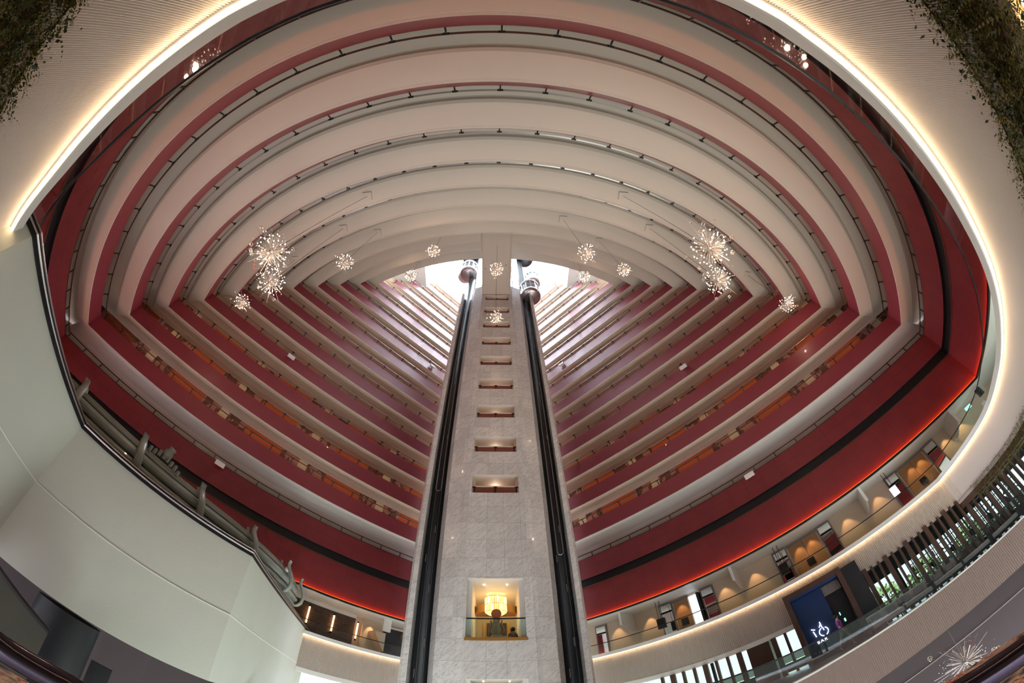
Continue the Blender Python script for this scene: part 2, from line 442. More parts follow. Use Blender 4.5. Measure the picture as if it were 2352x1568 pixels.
p, q = PL(a), PR(b); cy = YW+RAD; a0, a1 = atan2(p[1]-cy, p[0]-CX), atan2(q[1]-cy, q[0]-CX)
if a0 > 0: a0 -= 2*pi
t = a0+.02
while t < a1: post2(CX+RAD*cos(t), cy+RAD*sin(t), t-pi/2); t += 1.72/RAD
#@PART2

# ------------------------------------------------------------------ marble lift tower
TX = -.03
SILL = [11.24+3*k for k in range(9)]
mb = MB()
def wallquad(p, q, z0, z1): mb.poly([(p[0]+TX, p[1], z0), (q[0]+TX, q[1], z0), (q[0]+TX, q[1], z1), (p[0]+TX, p[1], z1)])
ZB, ZT = -8., 39.0
F = 16.93
# centre strip with its openings
opens = [(-2.2, 1.57), (3.27, 6.26)]+[(s_, s_+1.24) for s_ in SILL]
cur = ZB
for (za, zb) in opens:
    wallquad((-1.30, F), (1.30, F), cur, za); cur = zb
wallquad((-1.30, F), (1.30, F), cur, ZT)
for sg in (-1, 1):
    pts = [(1.30, F), (1.30, F-.03), (1.69, F-.03), (1.70, F), (2.62, F+.32), (2.98, F+1.2), (2.98, F+1.9)]
    for a_, b_ in zip(pts, pts[1:]): wallquad((sg*a_[0], a_[1]), (sg*b_[0], b_[1]), ZB, ZT)
    pts = [(3.86, F+2.6), (3.86, F+1.0), (4.10, F+.95), (4.24, F+1.15), (4.36, F+1.6), (4.50, F+2.6), (4.5, F+9), (0, F+9)]
    for a_, b_ in zip(pts, pts[1:]): wallquad((sg*a_[0], a_[1]), (sg*b_[0], b_[1]), ZB, ZT)
tower = struct(mb.build('wall_tower', 'marble'), 'white marble lift tower in the middle of the atrium')
# recesses behind the openings
for k, (za, zb) in enumerate(opens):
    lobby = k <= 1
    dep = 5.0 if lobby else 1.9
    mb = MB(); x0, x1 = -1.30+TX, 1.30+TX; y1 = F+dep
    # side walls, ceiling, floor, back
    xi = .22 if lobby else .12
    mb.poly([(x0, F, za), (x0, F+.35, za), (x0, F+.35, zb), (x0, F, zb)]); mb.poly([(x1, F, za), (x1, F, zb), (x1, F+.35, zb), (x1, F+.35, za)])
    for xa, xb in ((x0, x0+xi), (x1, x1-xi)):
        mb.poly([(xa, F+.35, za), (xb, F+.35, za), (xb, F+.35, zb), (xa, F+.35, zb)])
        mb.poly([(xb, F+.35, za), (xb, y1, za), (xb, y1, zb), (xb, F+.35, zb)])
    mb.poly([(x0, F, zb), (x1, F, zb), (x1, y1, zb), (x0, y1, zb)])
    r_ = struct(mb.build('wall_recess', 'white' if lobby else 'cream'))
    mb = MB(); mb.poly([(x0, y1, za), (x1, y1, za), (x1, y1, zb), (x0, y1, zb)])
    mb.poly([(x0, F, za), (x0, y1, za), (x1, y1, za), (x1, F, za)])
    orange = MT.get('recess') or paint('recess_orange', (.36, .10, .04), .6)
    MT['recess'] = orange
    mb.build('back_wall', 'warmwall' if lobby else 'recess', r_)
    if not lobby:
        nm = ordinal(k-2)
        T = thing('opening_railing', 'railing across the %s small opening of the marble tower from the bottom' % nm, 'railing', 'railings in the tower openings')
        m2 = MB(); m2.box(x0+.02, x1-.02, F+.01, F+.06, za+.40, za+.46); m2.build('handrail', 'cream', T)
        m2 = MB(); m2.box(x0+.10, x1-.10, F+.035, F+.045, za+.0, za+.40); m2.build('amber_panel', 'amber', T)
        for xx in (x0+.12, TX, x1-.12):
            m2 = MB(); m2.box(xx-.03, xx+.03, F-.01, F+.03, za, za+.40); m2.box(xx-.09, xx+.09, F-.03, F+.03, za+.33, za+.40); m2.build('post', 'black', T)
    else:
        T = thing('glass_railing', 'glass railing with dark handrail across the gold lit tower opening' if k == 1 else 'glass railing across the lowest tower opening at the picture edge', 'railing')
        m2 = MB(); m2.box(x0+.01, x1-.01, F-.02, F+.05, za+1.0, za+1.05); m2.build('handrail', 'black', T)
        m2 = MB(); m2.box(x0+.02, x1-.02, F+.0, F+.015, za+.1, za+1.0); m2.build('glass_pane', 'glass', T)
        m2 = MB(); m2.box(x0-.05, x1+.05, F-.06, F+.1, za, za+.14); m2.build('base_ledge', 'gold', T)
        # curved warm pelmet at the back and downlights
        m2 = MB(); m2.lathe([(1.25, zb-.95), (1.25, zb-.55), (1.05, zb-.45)], (TX, F+3.6, 0), 24, pi, 2*pi)
        m2.lathe([(1.25, zb-.95), (.0, zb-.95)], (TX, F+3.6, 0), 24, pi, 2*pi)
        m2.build('pelmet', 'gold', r_)
        for xx in (-.55, .55):
            m2 = MB(); m2.ball((TX+xx, F+.9, zb-.02), .035); o = m2.build('downlight', 'spot'); tag(o, '%s of two tiny downlights in the %s tower opening' % ('left' if xx < 0 else 'right', 'gold lit' if k == 1 else 'lowest'), 'light')
        m2 = MB(); m2.box(-.55, .55, F+dep-.06, F+dep-.02, za, za+2.0); m2.build('dark_doorway', 'brown', r_)
        for xx in (-.75, .62):
            m2 = MB(); m2.box(xx, xx+.12, F+dep-.08, F+dep-.02, za, za+2.0); m2.build('door_jamb', 'gold', r_)

# shaft grooves: dark lining, guide rails, hanging cable
for sg, side in ((-1, 'left'), (1, 'right')):
    T = thing('lift_shaft', 'dark open lift shaft groove on the %s flank of the marble tower' % side, 'lift shaft', None)
    mb = MB(); xs = sg*3.42+TX
    pts = [(2.98, F+1.9), (3.1, F+2.5), (3.75, F+2.5), (3.86, F+2.6)]
    mb.poly([(sg*2.97+TX, F+1.21, ZB), (sg*2.97+TX, F+2.45, ZB), (sg*2.97+TX, F+2.45, 38.9), (sg*2.97+TX, F+1.21, 38.9)])
    mb.poly([(sg*2.97+TX, F+2.45, ZB), (sg*3.87+TX, F+2.45, ZB), (sg*3.87+TX, F+2.45, 58), (sg*2.97+TX, F+2.45, 58)])
    mb.poly([(sg*3.87+TX, F+2.45, ZB), (sg*3.87+TX, F+1.05, ZB), (sg*3.87+TX, F+1.05, 38.9), (sg*3.87+TX, F+2.45, 38.9)])
    mb.build('lining', 'dark', T)
    for dx in (-.33, .0, .30):
        mb = MB(); mb.tube([(xs+dx, F+2.3, ZB), (xs+dx, F+2.3, 58)], .022, 5); mb.build('guide_rail', 'dark', T)
    mb = MB(); mb.tube([(xs, F+1.85, ZB), (xs, F+1.85, 45.2 if sg < 0 else 38.5)], .43, 20); mb.smooth = True; mb.build('dark_column', 'gloss', T)
    for dx in (-.12, .20):
        mb = MB(); mb.tube([(xs+dx, F+1.40, ZB), (xs+dx, F+1.40, 45.0 if sg < 0 else 38.3)], .010, 4); mb.build('cable', 'greyframe', T)
    mb = MB(); zl = 12.2 if sg < 0 else 8.0
    ps = [(xs-.16, F+1.38, 36), (xs-.16, F+1.38, zl+.2)]+[(xs-.16*cos(pi*k/8), F+1.38, zl+.2-.2*sin(pi*k/8)) for k in range(1, 8)]+[(xs+.16, F+1.38, zl+.2), (xs+.16, F+1.38, 30)]
    mb.tube(ps, .022, 6); mb.build('travelling_cable', 'rail', T)
    for zz, dx in ((9.4, .1), (5.9, .12), (3.1, .15), (1.6, -.2), (16.5, .12), (22.4, .1), (7.6, -.22)):
        mb = MB(); mb.box(xs+dx-.018, xs+dx+.018, F+1.38, F+1.42, zz, zz+.42); mb.build('shaft_bracket', 'greyframe', T)

# lift cars
def lift_car(x, y, zb, R, label, bottom='podmetal'):
    T = thing('glass_lift', label, 'lift', 'round glass lift cars on the tower', (x, y, zb+CZ))
    def B(fn, nm, mat, sm=True):
        m = MB(); fn(m); m.smooth = sm; return m.build(nm, mat, T, lift=False)
    B(lambda m: m.lathe([(0, -.12), (.55*R, -.10), (.93*R, .0), (R, .12)], n=36), 'underside', bottom)
    B(lambda m: m.lathe([(R, .10), (R*1.02, .14), (R*1.02, .55), (R*.98, .58)], n=36), 'lower_band', 'podwhite')
    B(lambda m: m.lathe([(R*.95, .55), (R*.95, 2.35)], n=36), 'glass_wall', 'glassd')
    B(lambda m: m.lathe([(R*.98, 2.30), (R*1.04, 2.36), (R*1.04, 2.75), (R*.85, 3.0), (0, 3.05)], n=36), 'roof_band', 'podwhite')
    B(lambda m: m.lathe([(R*.5, .6), (R*.5, 2.3)], (0, .25*R, 0), 12), 'cabin_lining', 'recess')
    for k in range(12):
        a_ = 2*pi*k/12
        B(lambda m: m.hexa([((R*q)*cos(a_+w), (R*q)*sin(a_+w), z_) for z_ in (.55, 2.35) for w in (-.085, .085) for q in (.95, 1.0)]), 'mullion', 'podwhite', False)
    for k in range(10):
        a_ = -pi+.15+k*.31
        B(lambda m: m.hexa([((R*q)*cos(a_+w), (R*q)*sin(a_+w), z_) for z_ in (2.50, 2.58) for w in (-.09, .09) for q in (1.03, 1.05)]), 'vent_slot', 'black', False)
    return T
lift_car(-3.95, F+1.15, 45.4, 1.17, 'white glass lift car high on the left shaft, nearer of the two seen there')
lift_car(4.02, F+1.15, 38.5, 1.17, 'white glass lift car on the right shaft, lowest and largest of the cars in view')
lift_car(-4.9, F+3.6, 50.6, 1.1, 'glass lift car half hidden behind the nearer car of the left shaft')
lift_car(5.25, F+3.6, 48.3, 1.05, 'pale glass lift car behind the right shaft, above the lowest car')
lift_car(-4.35, F+2.2, 55.4, 1.35, 'black domed lift car parked at the roof over the left shaft', 'black')
lift_car(4.35, F+2.2, 55.0, 1.35, 'black domed lift car parked at the roof over the right shaft', 'black')

# open steel head of the tower above the marble
T = thing('tower_truss', 'pale cross braced steel frame on top of the marble tower', 'steel frame')
for sg in (-1, 1):
    for xx, yy in ((1.8, F), (2.7, F+.5)):
        mb = MB(); mb.tube([(sg*xx, yy, 39), (sg*xx, yy, 58.5)], .07, 5); mb.build('column', 'podwhite', T)
    for k in range(6):
        z_ = 39+k*3.2
        mb = MB(); mb.tube([(sg*1.8, F, z_), (sg*2.7, F+.5, z_+3.2)], .035, 4); mb.tube([(sg*2.7, F+.5, z_), (sg*1.8, F, z_+3.2)], .035, 4); mb.build('cross_brace', 'podwhite', T)

# footbridge from the curved tiers to the tower
T = thing('footbridge', 'cream footbridge running overhead from the curved balconies to the marble tower', 'bridge')
mb = MB(); mb.box(-1.69, 1.47, 9.2, F-.05, 36.62, 38.2); mb.build('deck', 'cream', T)
mb = MB(); mb.box(-1.69, -1.60, 9.2, F-.05, 36.50, 36.66); mb.box(1.38, 1.47, 9.2, F-.05, 36.50, 36.66); mb.build('edge_beam', 'cream_warmlit', T)
mb = MB(); mb.box(-1.50, 1.28, 9.2, F-.05, 36.585, 36.60); mb.build('underside_panel', 'cream', T)

# ------------------------------------------------------------------ glass roof
T = thing('glass_roof', 'bright glass roof with thin white bars over the tower end of the atrium', 'roof')
T['kind'] = 'structure'
mb = MB(); mb.poly([(-32, 8, 60.2), (32, 8, 60.2), (32, 40, 60.2), (-32, 40, 60.2)]); mb.build('glass_pane', 'glass', T)
mb = MB()
for k in range(9): y_ = 12+k*3; mb.box(-30, 30, y_-.04, y_+.04, 59.9, 60.1)
for k in range(-7, 8): mb.box(k*4-.07, k*4+.07, 9, 39, 59.75, 60.1)
mb.build('glazing_bars', 'podwhite', T)
mb = MB(); mb.box(-17, -11.2, 17.5, 22.6, 51.5, 54); mb.build('roof_bulkhead', 'white', T)
mb = MB(); mb.box(11.0, 17, 17.5, 22.4, 51.5, 54); mb.build('roof_bulkhead', 'white', T)

# ------------------------------------------------------------------ chandeliers
def rdir():
    while True:
        v = Vector((random.uniform(-1, 1), random.uniform(-1, 1), random.uniform(-1, 1)))
        if .2 < v.length < 1: return v.normalized()
def fib(n):
    g = pi*(3-sqrt(5)); return [Vector((sqrt(1-(1-2*(k+.5)/n)**2)*cos(g*k), sqrt(1-(1-2*(k+.5)/n)**2)*sin(g*k), 1-2*(k+.5)/n)) for k in range(n)]
ub = MB(); ub.ball((0, 0, 0), 1, 8, 5); ub.smooth = True
ubf = MB()
ubf.poly([(0, 0, 0), (1, .5, .35), (1.1, -.1, .45), (.5, -.5, .1)]); ubf.poly([(0, 0, 0), (-1, .5, .35), (-1.1, -.1, .45), (-.5, -.5, .1)])
ubf.poly([(-.06, -.6, 0), (.06, -.6, 0), (.06, .6, .08), (-.06, .6, .08)])
ugb = MB()
for k in range(3):
    a_ = k*pi/3; ugb.tube([(cos(t)*cos(a_), cos(t)*sin(a_), sin(t)) for t in [q*pi/6 for q in range(12)]+[0]], .09, 3, cap=False)
ugb.tube([(cos(t), sin(t), 0) for t in [q*pi/6 for q in range(13)]], .09, 3, cap=False)
SH = {}
def shared(key, mbx, mat, T, name):
    if key not in SH:
        o = mbx.build(name, mat, T, lift=False); SH[key] = o.data; return o
    o = bpy.data.objects.new(name, SH[key]); COL.objects.link(o); o.parent = T; return o
def chandelier(x, y, z, R, zc, label, big=False, canopy=True, power=60, dense=False):
    lit = power > 0
    T = thing('chandelier', label, 'chandelier', 'starburst chandeliers hanging in the atrium', (x, y, z+CZ))
    mb = MB(); mb.ball((0, 0, 0), R*.15, 12, 8); mb.smooth = True; mb.build('core', 'chrome', T, lift=False)
    mb = MB()
    n = 110 if big else 80
    for d in fib(n):
        d = (d+rdir()*.12).normalized(); L = R*random.uniform(.62, .95)
        mb.tube([d*R*.1, d*L], R*.013, 3, cap=False)
    for d in fib(26 if big else 14):
        d = (d+rdir()*.4).normalized(); L = R*random.uniform(1.15, 1.75)
        mb.tube([d*R*.1, d*L], R*.007, 3, cap=False)
    mb.build('spokes', 'spoke', T, lift=False)
    mb = MB()
    for k in range(150 if big else 90):
        d = rdir(); p_ = d*R*random.uniform(.55, 1.25); mb.ball(p_, R*.018, 4, 3)
    mb.build('crystal_beads', 'crystalbead', T, lift=False)['kind'] = 'stuff'
    nb = 64 if dense else (52 if big else 34)
    rb = R*(.032 if big or dense else .040)
    for d in (fib(nb) if lit else []):
        d = (d+rdir()*.18).normalized(); o = shared('bulb', ub, 'bulb', T, 'bulb'); o.location = d*R*random.uniform(.78, .98); o.scale = (rb,)*3
    for k in range(16 if big else (9 if lit else 22)):
        d = rdir(); o = shared('petal', ubf, 'redpetal', T, 'red_butterfly'); o.location = d*R*random.uniform(1.15, 1.6)
        o.scale = (R*.055,)*3; o.rotation_euler = (random.uniform(-1, 1), random.uniform(-1, 1), random.uniform(0, 6))
    for k in range(9 if big else 4):
        d = rdir(); o = shared('gball', ugb, 'crystalwire', T, 'glass_ball'); o.location = d*R*random.uniform(1.2, 1.6); o.scale = (R*.11,)*3
    h = zc-z
    if lit:
        mb = MB(); mb.tube([(0, 0, R*.1), (0, 0, h)], .014, 4, cap=False); mb.build('cable', 'rail_dark', T, lift=False)
    if canopy:
        mb = MB(); mb.box(-.33, .33, -.28, .28, h-.16, h+.02); mb.build('ceiling_box', 'cream', T, lift=False)
    if not lit: return
    l = bpy.data.lights.new('chandelier_light', 'POINT'); l.energy = power; l.color = (1, .70, .46); l.shadow_soft_size = .1
    lo = bpy.data.objects.new('chandelier_light', l); COL.objects.link(lo); lo.location = (x, y, z+CZ-R*1.2)
MT['spoke'] = paint('silver_spoke', (.62, .56, .52), .25, metal=.6)
MT['crystalbead'] = paint('crystal_bead', (.85, .78, .70), .08, metal=.6)
MT['crystalwire'] = paint('crystal_wire', (.75, .68, .60), .15, metal=.7)
CH = [(-9.24, 3.76, 12.6, .78, 24.83, 'huge starburst chandelier on the left of the tower, upper one of the touching pair', True, 120),
      (-12.79, 6.74, 16.74, .82, 27.83, 'large dense starburst chandelier on the left, right under the huge one', False, 110),
      (-10.87, 8.02, 23.01, .66, 30.83, 'medium starburst chandelier between the left pair and the tower', False, 80),
      (-5.56, 9.5, 29.52, .60, 36.83, 'small round chandelier on a short cable high up just left of the footbridge', False, 70),
      (-10.21, 15.46, 38.7, .70, 42.83, 'faint chandelier against the left edge of the glass roof', False, 60),
      (8.69, 3.47, 12.89, .82, 24.83, 'huge starburst chandelier on the right of the tower, upper one of the touching pair', True, 120),
      (5.62, 6.79, 21.46, .62, 30.83, 'medium starburst chandelier just right of the footbridge', False, 80),
      (12.41, 6.31, 16.76, .84, 27.83, 'large dense starburst chandelier on the right, right under the huge one', False, 110),
      (9.97, 9.4, 25.7, .58, 33.83, 'small round chandelier between the right pair and the footbridge', False, 70),
      (10.06, 14.97, 37.93, .66, 42.83, 'faint chandelier against the right edge of the glass roof', False, 60),
      (21.32, 8.61, 19.18, .64, 24.83, 'small round chandelier far out by the right corner of the balconies', False, 70),
      (-18.01, 9.21, 19.43, .62, 27.83, 'small round chandelier far out by the left corner of the balconies', False, 70),
      (-.08, 11.06, 29.2, .66, 36.5, 'chandelier hung under the footbridge, upper one on its cable', False, 70),
      (-.08, 11.30, 20.9, .46, 36.5, 'small chandelier in front of the tower openings below the footbridge, lower one of two', False, 60)]
for c in CH:
    chandelier(*c[:5], c[5], big=c[6], canopy=c[4] != 36.5, power=c[7], dense='dense' in c[5])

# floodlight boxes on the railings
def flood(x, y, z, ang, label):
    T = thing('floodlight', label, 'light', 'white box floodlights clamped to the railings', (x, y, z+CZ), ang)
    mb = MB(); mb.box(-.34, .34, -.38, -.16, -.30, -.04); mb.build('housing', 'white', T, lift=False)
    for xx in (-.15, .05, .2):
        mb = MB(); mb.box(xx-.03, xx+.03, -.18, -.03, -.12, .16); mb.build('bracket', 'rail', T, lift=False)
for (x, y, z, sd, lb) in ((-17.76, 16.46, 11.1, 'L', 'white floodlight clamped to the black framed railing of the left wing'),
                          (-17.88, 16.34, 22.9, 'L', 'white floodlight on a left wing balcony three rings above the lowest one'),
                          (-7.9, 25.69, 34.7, 'L', 'small floodlight on a left wing balcony close beside the tower'),
                          (16.35, 17.09, 11.1, 'R', 'white floodlight clamped to the black framed railing of the right wing'),
                          (16.38, 17.06, 23.0, 'R', 'white floodlight on a right wing balcony three rings above the lowest one'),
                          (8.03, 25.27, 34.8, 'R', 'small floodlight on a right wing balcony close beside the tower'),
                          (-14.36, -2.84, 11.2, 'A', 'white floodlight on the curved black framed railing at upper left'),
                          (-22.9, 1.94, 11.2, 'A', 'white floodlight on the curved black framed railing near the left corner'),
                          (13.75, -3.03, 11.2, 'A', 'white floodlight on the curved black framed railing at upper right'),
                          (22.8, 1.62, 11.2, 'A', 'white floodlight on the curved black framed railing near the right corner')):
    if sd == 'A': ang = atan2(y-(YW+RAD), x-CX)-pi/2
    else: ang = AL if sd == 'L' else -AR
    flood(x, y, z, ang, lb)

# ------------------------------------------------------------------ gallery ring: coping, light cove, ribbed fascia
def catmull(P, per):
    out = []
    for k in range(len(P)-1):
        p0, p1, p2, p3 = P[max(k-1, 0)], P[k], P[k+1], P[min(k+2, len(P)-1)]
        m = max(1, int(hypot(p2[0]-p1[0], p2[1]-p1[1])/per))
        for q in range(m):
            t = q/m
            out.append(tuple(.5*((2*p1[c])+(-p0[c]+p2[c])*t+(2*p0[c]-5*p1[c]+4*p2[c]-p3[c])*t*t+(-p0[c]+3*p1[c]-3*p2[c]+p3[c])*t**3) for c in range(2)))
    out.append(P[-1]); return out
def resample(P, d):
    out = [P[0]]; acc = 0
    for a, b in zip(P, P[1:]):
        L = hypot(b[0]-a[0], b[1]-a[1])
        if L == 0: continue
        t = d-acc
        while t <= L: out.append((a[0]+(b[0]-a[0])*t/L, a[1]+(b[1]-a[1])*t/L)); t += d
        acc = L-(t-d)
    return out
def offs(P, o):          # o > 0 is away from the atrium
    out = []
    for k, p in enumerate(P):
        a, b = P[max(k-1, 0)], P[min(k+1, len(P)-1)]
        dx, dy = b[0]-a[0], b[1]-a[1]; L = hypot(dx, dy) or 1
        oo = o[k] if isinstance(o, list) else o
        out.append((p[0]+dy/L*oo, p[1]-dx/L*oo))
    return out
def at(P, z): return [(x, y, z) for x, y in P]
ARC = catmull([(-22.9, 11.6), (-22.0, 7.0), (-18.2, 3.7), (-14.3, 1.65), (-9.84, 0), (-6.69, -.72), (-4.6, -1.2), (-3.48, -1.45), (-2.3, -1.68), (0, -1.9),
               (2.3, -1.80), (3.23, -1.67), (4.4, -1.47), (5.9, -1.16), (8.33, -.57), (11.6, .36), (14.65, 1.59), (18.0, 3.4), (21.3, 6.2), (22.87, 10.6)], .4)
sc_ = 22.87*tR[0]+10.6*tR[1]
LEFT = [PL(20-k*(20+8.7)/24) for k in range(24)]
RIGHT = [PR(sc_+(-21-sc_)*k/24) for k in range(0, 25)]
RP = LEFT[:-1]+ARC[:-1]+RIGHT
def psweep(P, prof, vs=None):
    mb = MB(); mb.sweep([at(offs(P, o), z) for o, z in prof], vs or [z for o, z in prof]); return mb
struct(psweep(RP, [(.16, 3.47), (.0, 3.47), (-.02, 3.49), (-.02, 3.70), (.22, 3.70)]).build('trim_5', 'white'), 'white coping on the edge of the gallery floor')
struct(psweep(RP, [(.02, 3.462), (.085, 3.462)]).build('trim_6', 'ledw'), 'warm white light line under the gallery coping')
def ribbed(name, P, pitch, amp, z0, z1, o0, mat, lab):
    Q = resample(P, pitch/4); oo = [o0+(-amp, -amp, amp, amp)[k % 4] for k in range(len(Q))]
    mb = MB(); mb.sweep([at(offs(Q, oo), z0), at(offs(Q, oo), z1)]); return struct(mb.build(name, mat), lab)
MT['rib'] = paint('ribbed_cladding', (.72, .66, .63), .5, var=.03, scale=.5)
MT['rib_dimmed'] = paint('ribbed_cladding_dimmed', (.52, .45, .40), .5, var=.03, scale=.5)  # same ribbed cladding, darkened in colour to dim it along the wings
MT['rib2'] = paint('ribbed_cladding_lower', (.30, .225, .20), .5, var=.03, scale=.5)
ribbed('wall_ribbed', ARC, .037, .012, 1.75, 3.50, .14, 'rib', 'pale ribbed fascia curving overhead below the light line')
ribbed('wall_ribbed', ARC[-3:-1]+RIGHT[:int(24*.36)], .10, .02, 1.95, 3.50, .14, 'rib_dimmed', 'ribbed fascia above the wood finned lounge windows')
ribbed('wall_ribbed', RIGHT[int(24*.36)-1:], .10, .02, 1.42, 3.50, .14, 'rib_dimmed', 'ribbed fascia left of the blue bar entrance')
ribbed('wall_ribbed', LEFT+[ARC[0]], .10, .02, 1.42, 3.50, .14, 'rib_dimmed', 'ribbed fascia beside the tower on the left')
struct(psweep(RIGHT[int(24*.36)-1:], [(.13, 1.42), (.13, 1.14), (.5, 1.14)]).build('trim_7', 'white'))
struct(psweep(LEFT, [(.13, 1.42), (.13, 1.14), (.5, 1.14)]).build('trim_8', 'white'))
struct(psweep(RP, [(.1, 3.55), (3.4, 3.55)]).build('floor_gallery', 'warmwall'))
mb = MB(); rsweep(mb, YW, [(0.0, 6.30), (0.0, 6.42), (3.3, 6.42)]); struct(mb.build('ceiling_gallery', 'white'), 'white ceiling over the gallery')
mb = MB(); rsweep(mb, YW, [(3.2, 3.4), (3.2, 6.5)], 'A'); struct(mb.build('wall_gallery_curved', 'warmwall'))
mb = MB(); rsweep(mb, YW, [(3.5, 2.12), (3.5, 13.5)]); struct(mb.build('wall_outer', 'warmwall'))
T = thing('gallery_railing', 'frameless glass railing with thin dark handrail round the gallery edge', 'railing')
mb = MB(); RR = offs(RP, .10); mb.tube(at(RR[::2], 4.42), .028, 5); mb.build('handrail', 'black', T)
psweep(RP, [(.10, 3.70), (.10, 4.40)]).build('glass_pane', 'glass', T)

def RB(mb, s0, s1, o0, o1, z0, z1):
    mb.hexa([(*PR(s, o), z) for z in (z0, z1) for o in (o0, o1) for s in (s0, s1)])
def LB(mb, s0, s1, o0, o1, z0, z1):
    mb.hexa([(*PL(s, o), z) for z in (z0, z1) for o in (o0, o1) for s in (s0, s1)])
def one(fn, name, mat, parent=None):
    m = MB(); fn(m); return m.build(name, mat, parent)
struct(one(lambda m: m.sweep([at([PR(17-k*2) for k in range(20)], [])] if 0 else [[(*PR(17-k*2, 3.0), z) for k in range(20)] for z in (3.5, 6.5)]), 'wall_gallery_right', 'warmwall'), 'beige back wall of the right gallery')
m_ = MB(); m_.sweep([[(*PL(-8+k*1.5, 3.0), z) for k in range(14)] for z in (3.5, 6.18)]); struct(m_.build('wall_gallery_brick', 'brick'), 'dark brick wall of the left gallery')
m_ = MB(); m_.sweep([[(*PL(-8+k*1.5, 2.98), z) for k in range(14)] for z in (6.18, 6.5)]); struct(m_.build('trim_9', 'white'))
struct(one(lambda m: LB(m, 12.1, 13.9, 2.9, 3.1, 3.5, 6.5), 'wall_gallery_beige', 'warmwall'))
struct(one(lambda m: LB(m, 13.8, 18, 2.6, 3.1, 3.5, 6.1), 'wall_gallery_dark', 'dark'))
# folded white duct piece by the dark doorway
T = thing('wall_fin', 'white folded fin hanging from the ceiling beside the dark doorway left of the tower', 'wall fin', 'white fins hanging from the gallery ceiling')
one(lambda m: LB(m, 12.9, 13.5, 1.2, 1.35, 5.5, 6.42), 'panel', 'white', T)
one(lambda m: m.hexa([(*PL(s, o), z) for (z, w) in ((4.1, .05), (5.5, .9)) for o in (1.9, 3.0) for s in (13.5-w, 13.52)]), 'tapered_leg', 'warmwall', T)
for s, o_, lb in ((-12.28, .85, 'nearest to the tower'), (-4.1, .85, 'just right of the open bright doorway'), (5.1, .85, 'just left of the lit screen'), (12.7, .85, 'close to the exit sign at the corner')):
    T = thing('wall_fin', 'white tapered ceiling fin in the right gallery, '+lb, 'wall fin', 'white fins hanging from the gallery ceiling')
    m = MB(); P_ = [(.85, 6.42), (.85, 5.5), (2.2, 5.12), (3.0, 5.12), (3.0, 6.42)]
    b0 = len(m.v)
    for ds in (-.05, .05):
        for o, z in P_: m.v.append((*PR(s+ds, o), z))
    n = len(P_)
    m.face(range(n)); m.face([n+k for k in range(n)][::-1])
    for k in range(n): m.face([k, (k+1) % n, n+(k+1) % n, n+k])
    m.build('panel', 'white', T)
    one(lambda q: RB(q, s-.09, s+.09, .80, .90, 5.45, 6.42), 'edge_trim', 'white', T)
MT['mirror'] = paint('mirror_glass', (.75, .75, .75), .02, metal=1, var=.01)
for k, (sa, sb, lb) in enumerate(((-15.6, -14.6, 'right beside the tower'), (-10.19, -9.15, 'left of the first wooden door'), (-6.97, -5.99, 'right of the open bright doorway'), (-1.55, -.55, 'above the blue bar entrance'),
                              (1.74, 2.75, 'right of the second pair of wooden doors'), (7.15, 8.12, 'behind the lit screen'), (10.44, 11.5, 'right of the last pair of wooden doors'))):
    T = thing('wall_mirror', 'tall grey framed gallery mirror '+lb, 'mirror', 'tall mirrors along the gallery')
    one(lambda m: RB(m, sa, sb, 2.90, 2.99, 3.56, 6.38), 'frame', 'greyframe', T)
    one(lambda m: RB(m, sa+.1, sb-.1, 2.87, 2.91, 3.66, 6.25), 'mirror_glass', 'mirror', T)
MT['oak'] = paint('oak_veneer', (.36, .19, .085), .45, var=.18, scale=6)
for k, (sa, sb, n, lb) in enumerate(((-9.05, -7.95, 1, 'single oak door left of the bright open doorway'), (-.45, 1.65, 2, 'pair of oak doors above the blue bar entrance'), (8.25, 10.32, 2, 'pair of oak doors nearest to the corner, warmly lit'))):
    T = thing('door_%d' % (k+1), lb, 'door'); T['kind'] = 'structure'
    w = (sb-sa)/n
    for q in range(n): one(lambda m: RB(m, sa+q*w+.015, sa+(q+1)*w-.015, 2.93, 2.99, 3.56, 6.2), 'door_leaf', 'oak', T)
    one(lambda m: RB(m, sa-.08, sb+.08, 2.90, 2.99, 6.2, 6.35), 'door_frame', 'greyframe', T)
    c_ = (sa+sb)/2
    one(lambda m: RB(m, c_-.28, c_+.22, 2.88, 2.93, 4.35, 4.85), 'push_plate', 'black', T)
# open bright doorway
T = thing('door_4', 'bright open doorway with daylight beyond in the right gallery', 'door'); T['kind'] = 'structure'
one(lambda m: RB(m, -7.86, -7.18, 2.90, 2.98, 3.56, 6.2), 'bright_opening', emit('daylight_beyond', (.80, .88, 1), 1.7), T)
one(lambda m: RB(m, -7.18, -7.0, 2.5, 2.99, 3.56, 6.2), 'door_leaf', 'black', T)
# hanging lantern boxes in front of mirrors and the lit screen
for s, lb in ((-9.7, 'left of the first oak door'), (-1.1, 'over the blue bar entrance')):
    T = thing('hanging_speaker', 'black box hung on two rods before the mirror '+lb, 'speaker', 'black boxes hung before mirrors')
    for ds in (-.14, .14): one(lambda m: m.tube([(*PR(s+ds, 1.6), 6.42), (*PR(s+ds, 1.6), 5.1)], .02, 5), 'rod', 'black', T)
    one(lambda m: RB(m, s-.28, s+.28, 1.45, 1.7, 4.45, 5.15), 'cabinet', 'black', T)
T = thing('lit_screen', 'glowing white screen hung on two rods near the last oak doors', 'screen')
for ds in (-.1, .12): one(lambda m: m.tube([(*PR(6.95+ds, 1.6), 6.42), (*PR(6.95+ds, 1.6), 5.3)], .02, 5), 'rod', 'black', T)
one(lambda m: RB(m, 6.75, 7.2, 1.55, 1.65, 4.75, 5.35), 'display', 'screen', T)
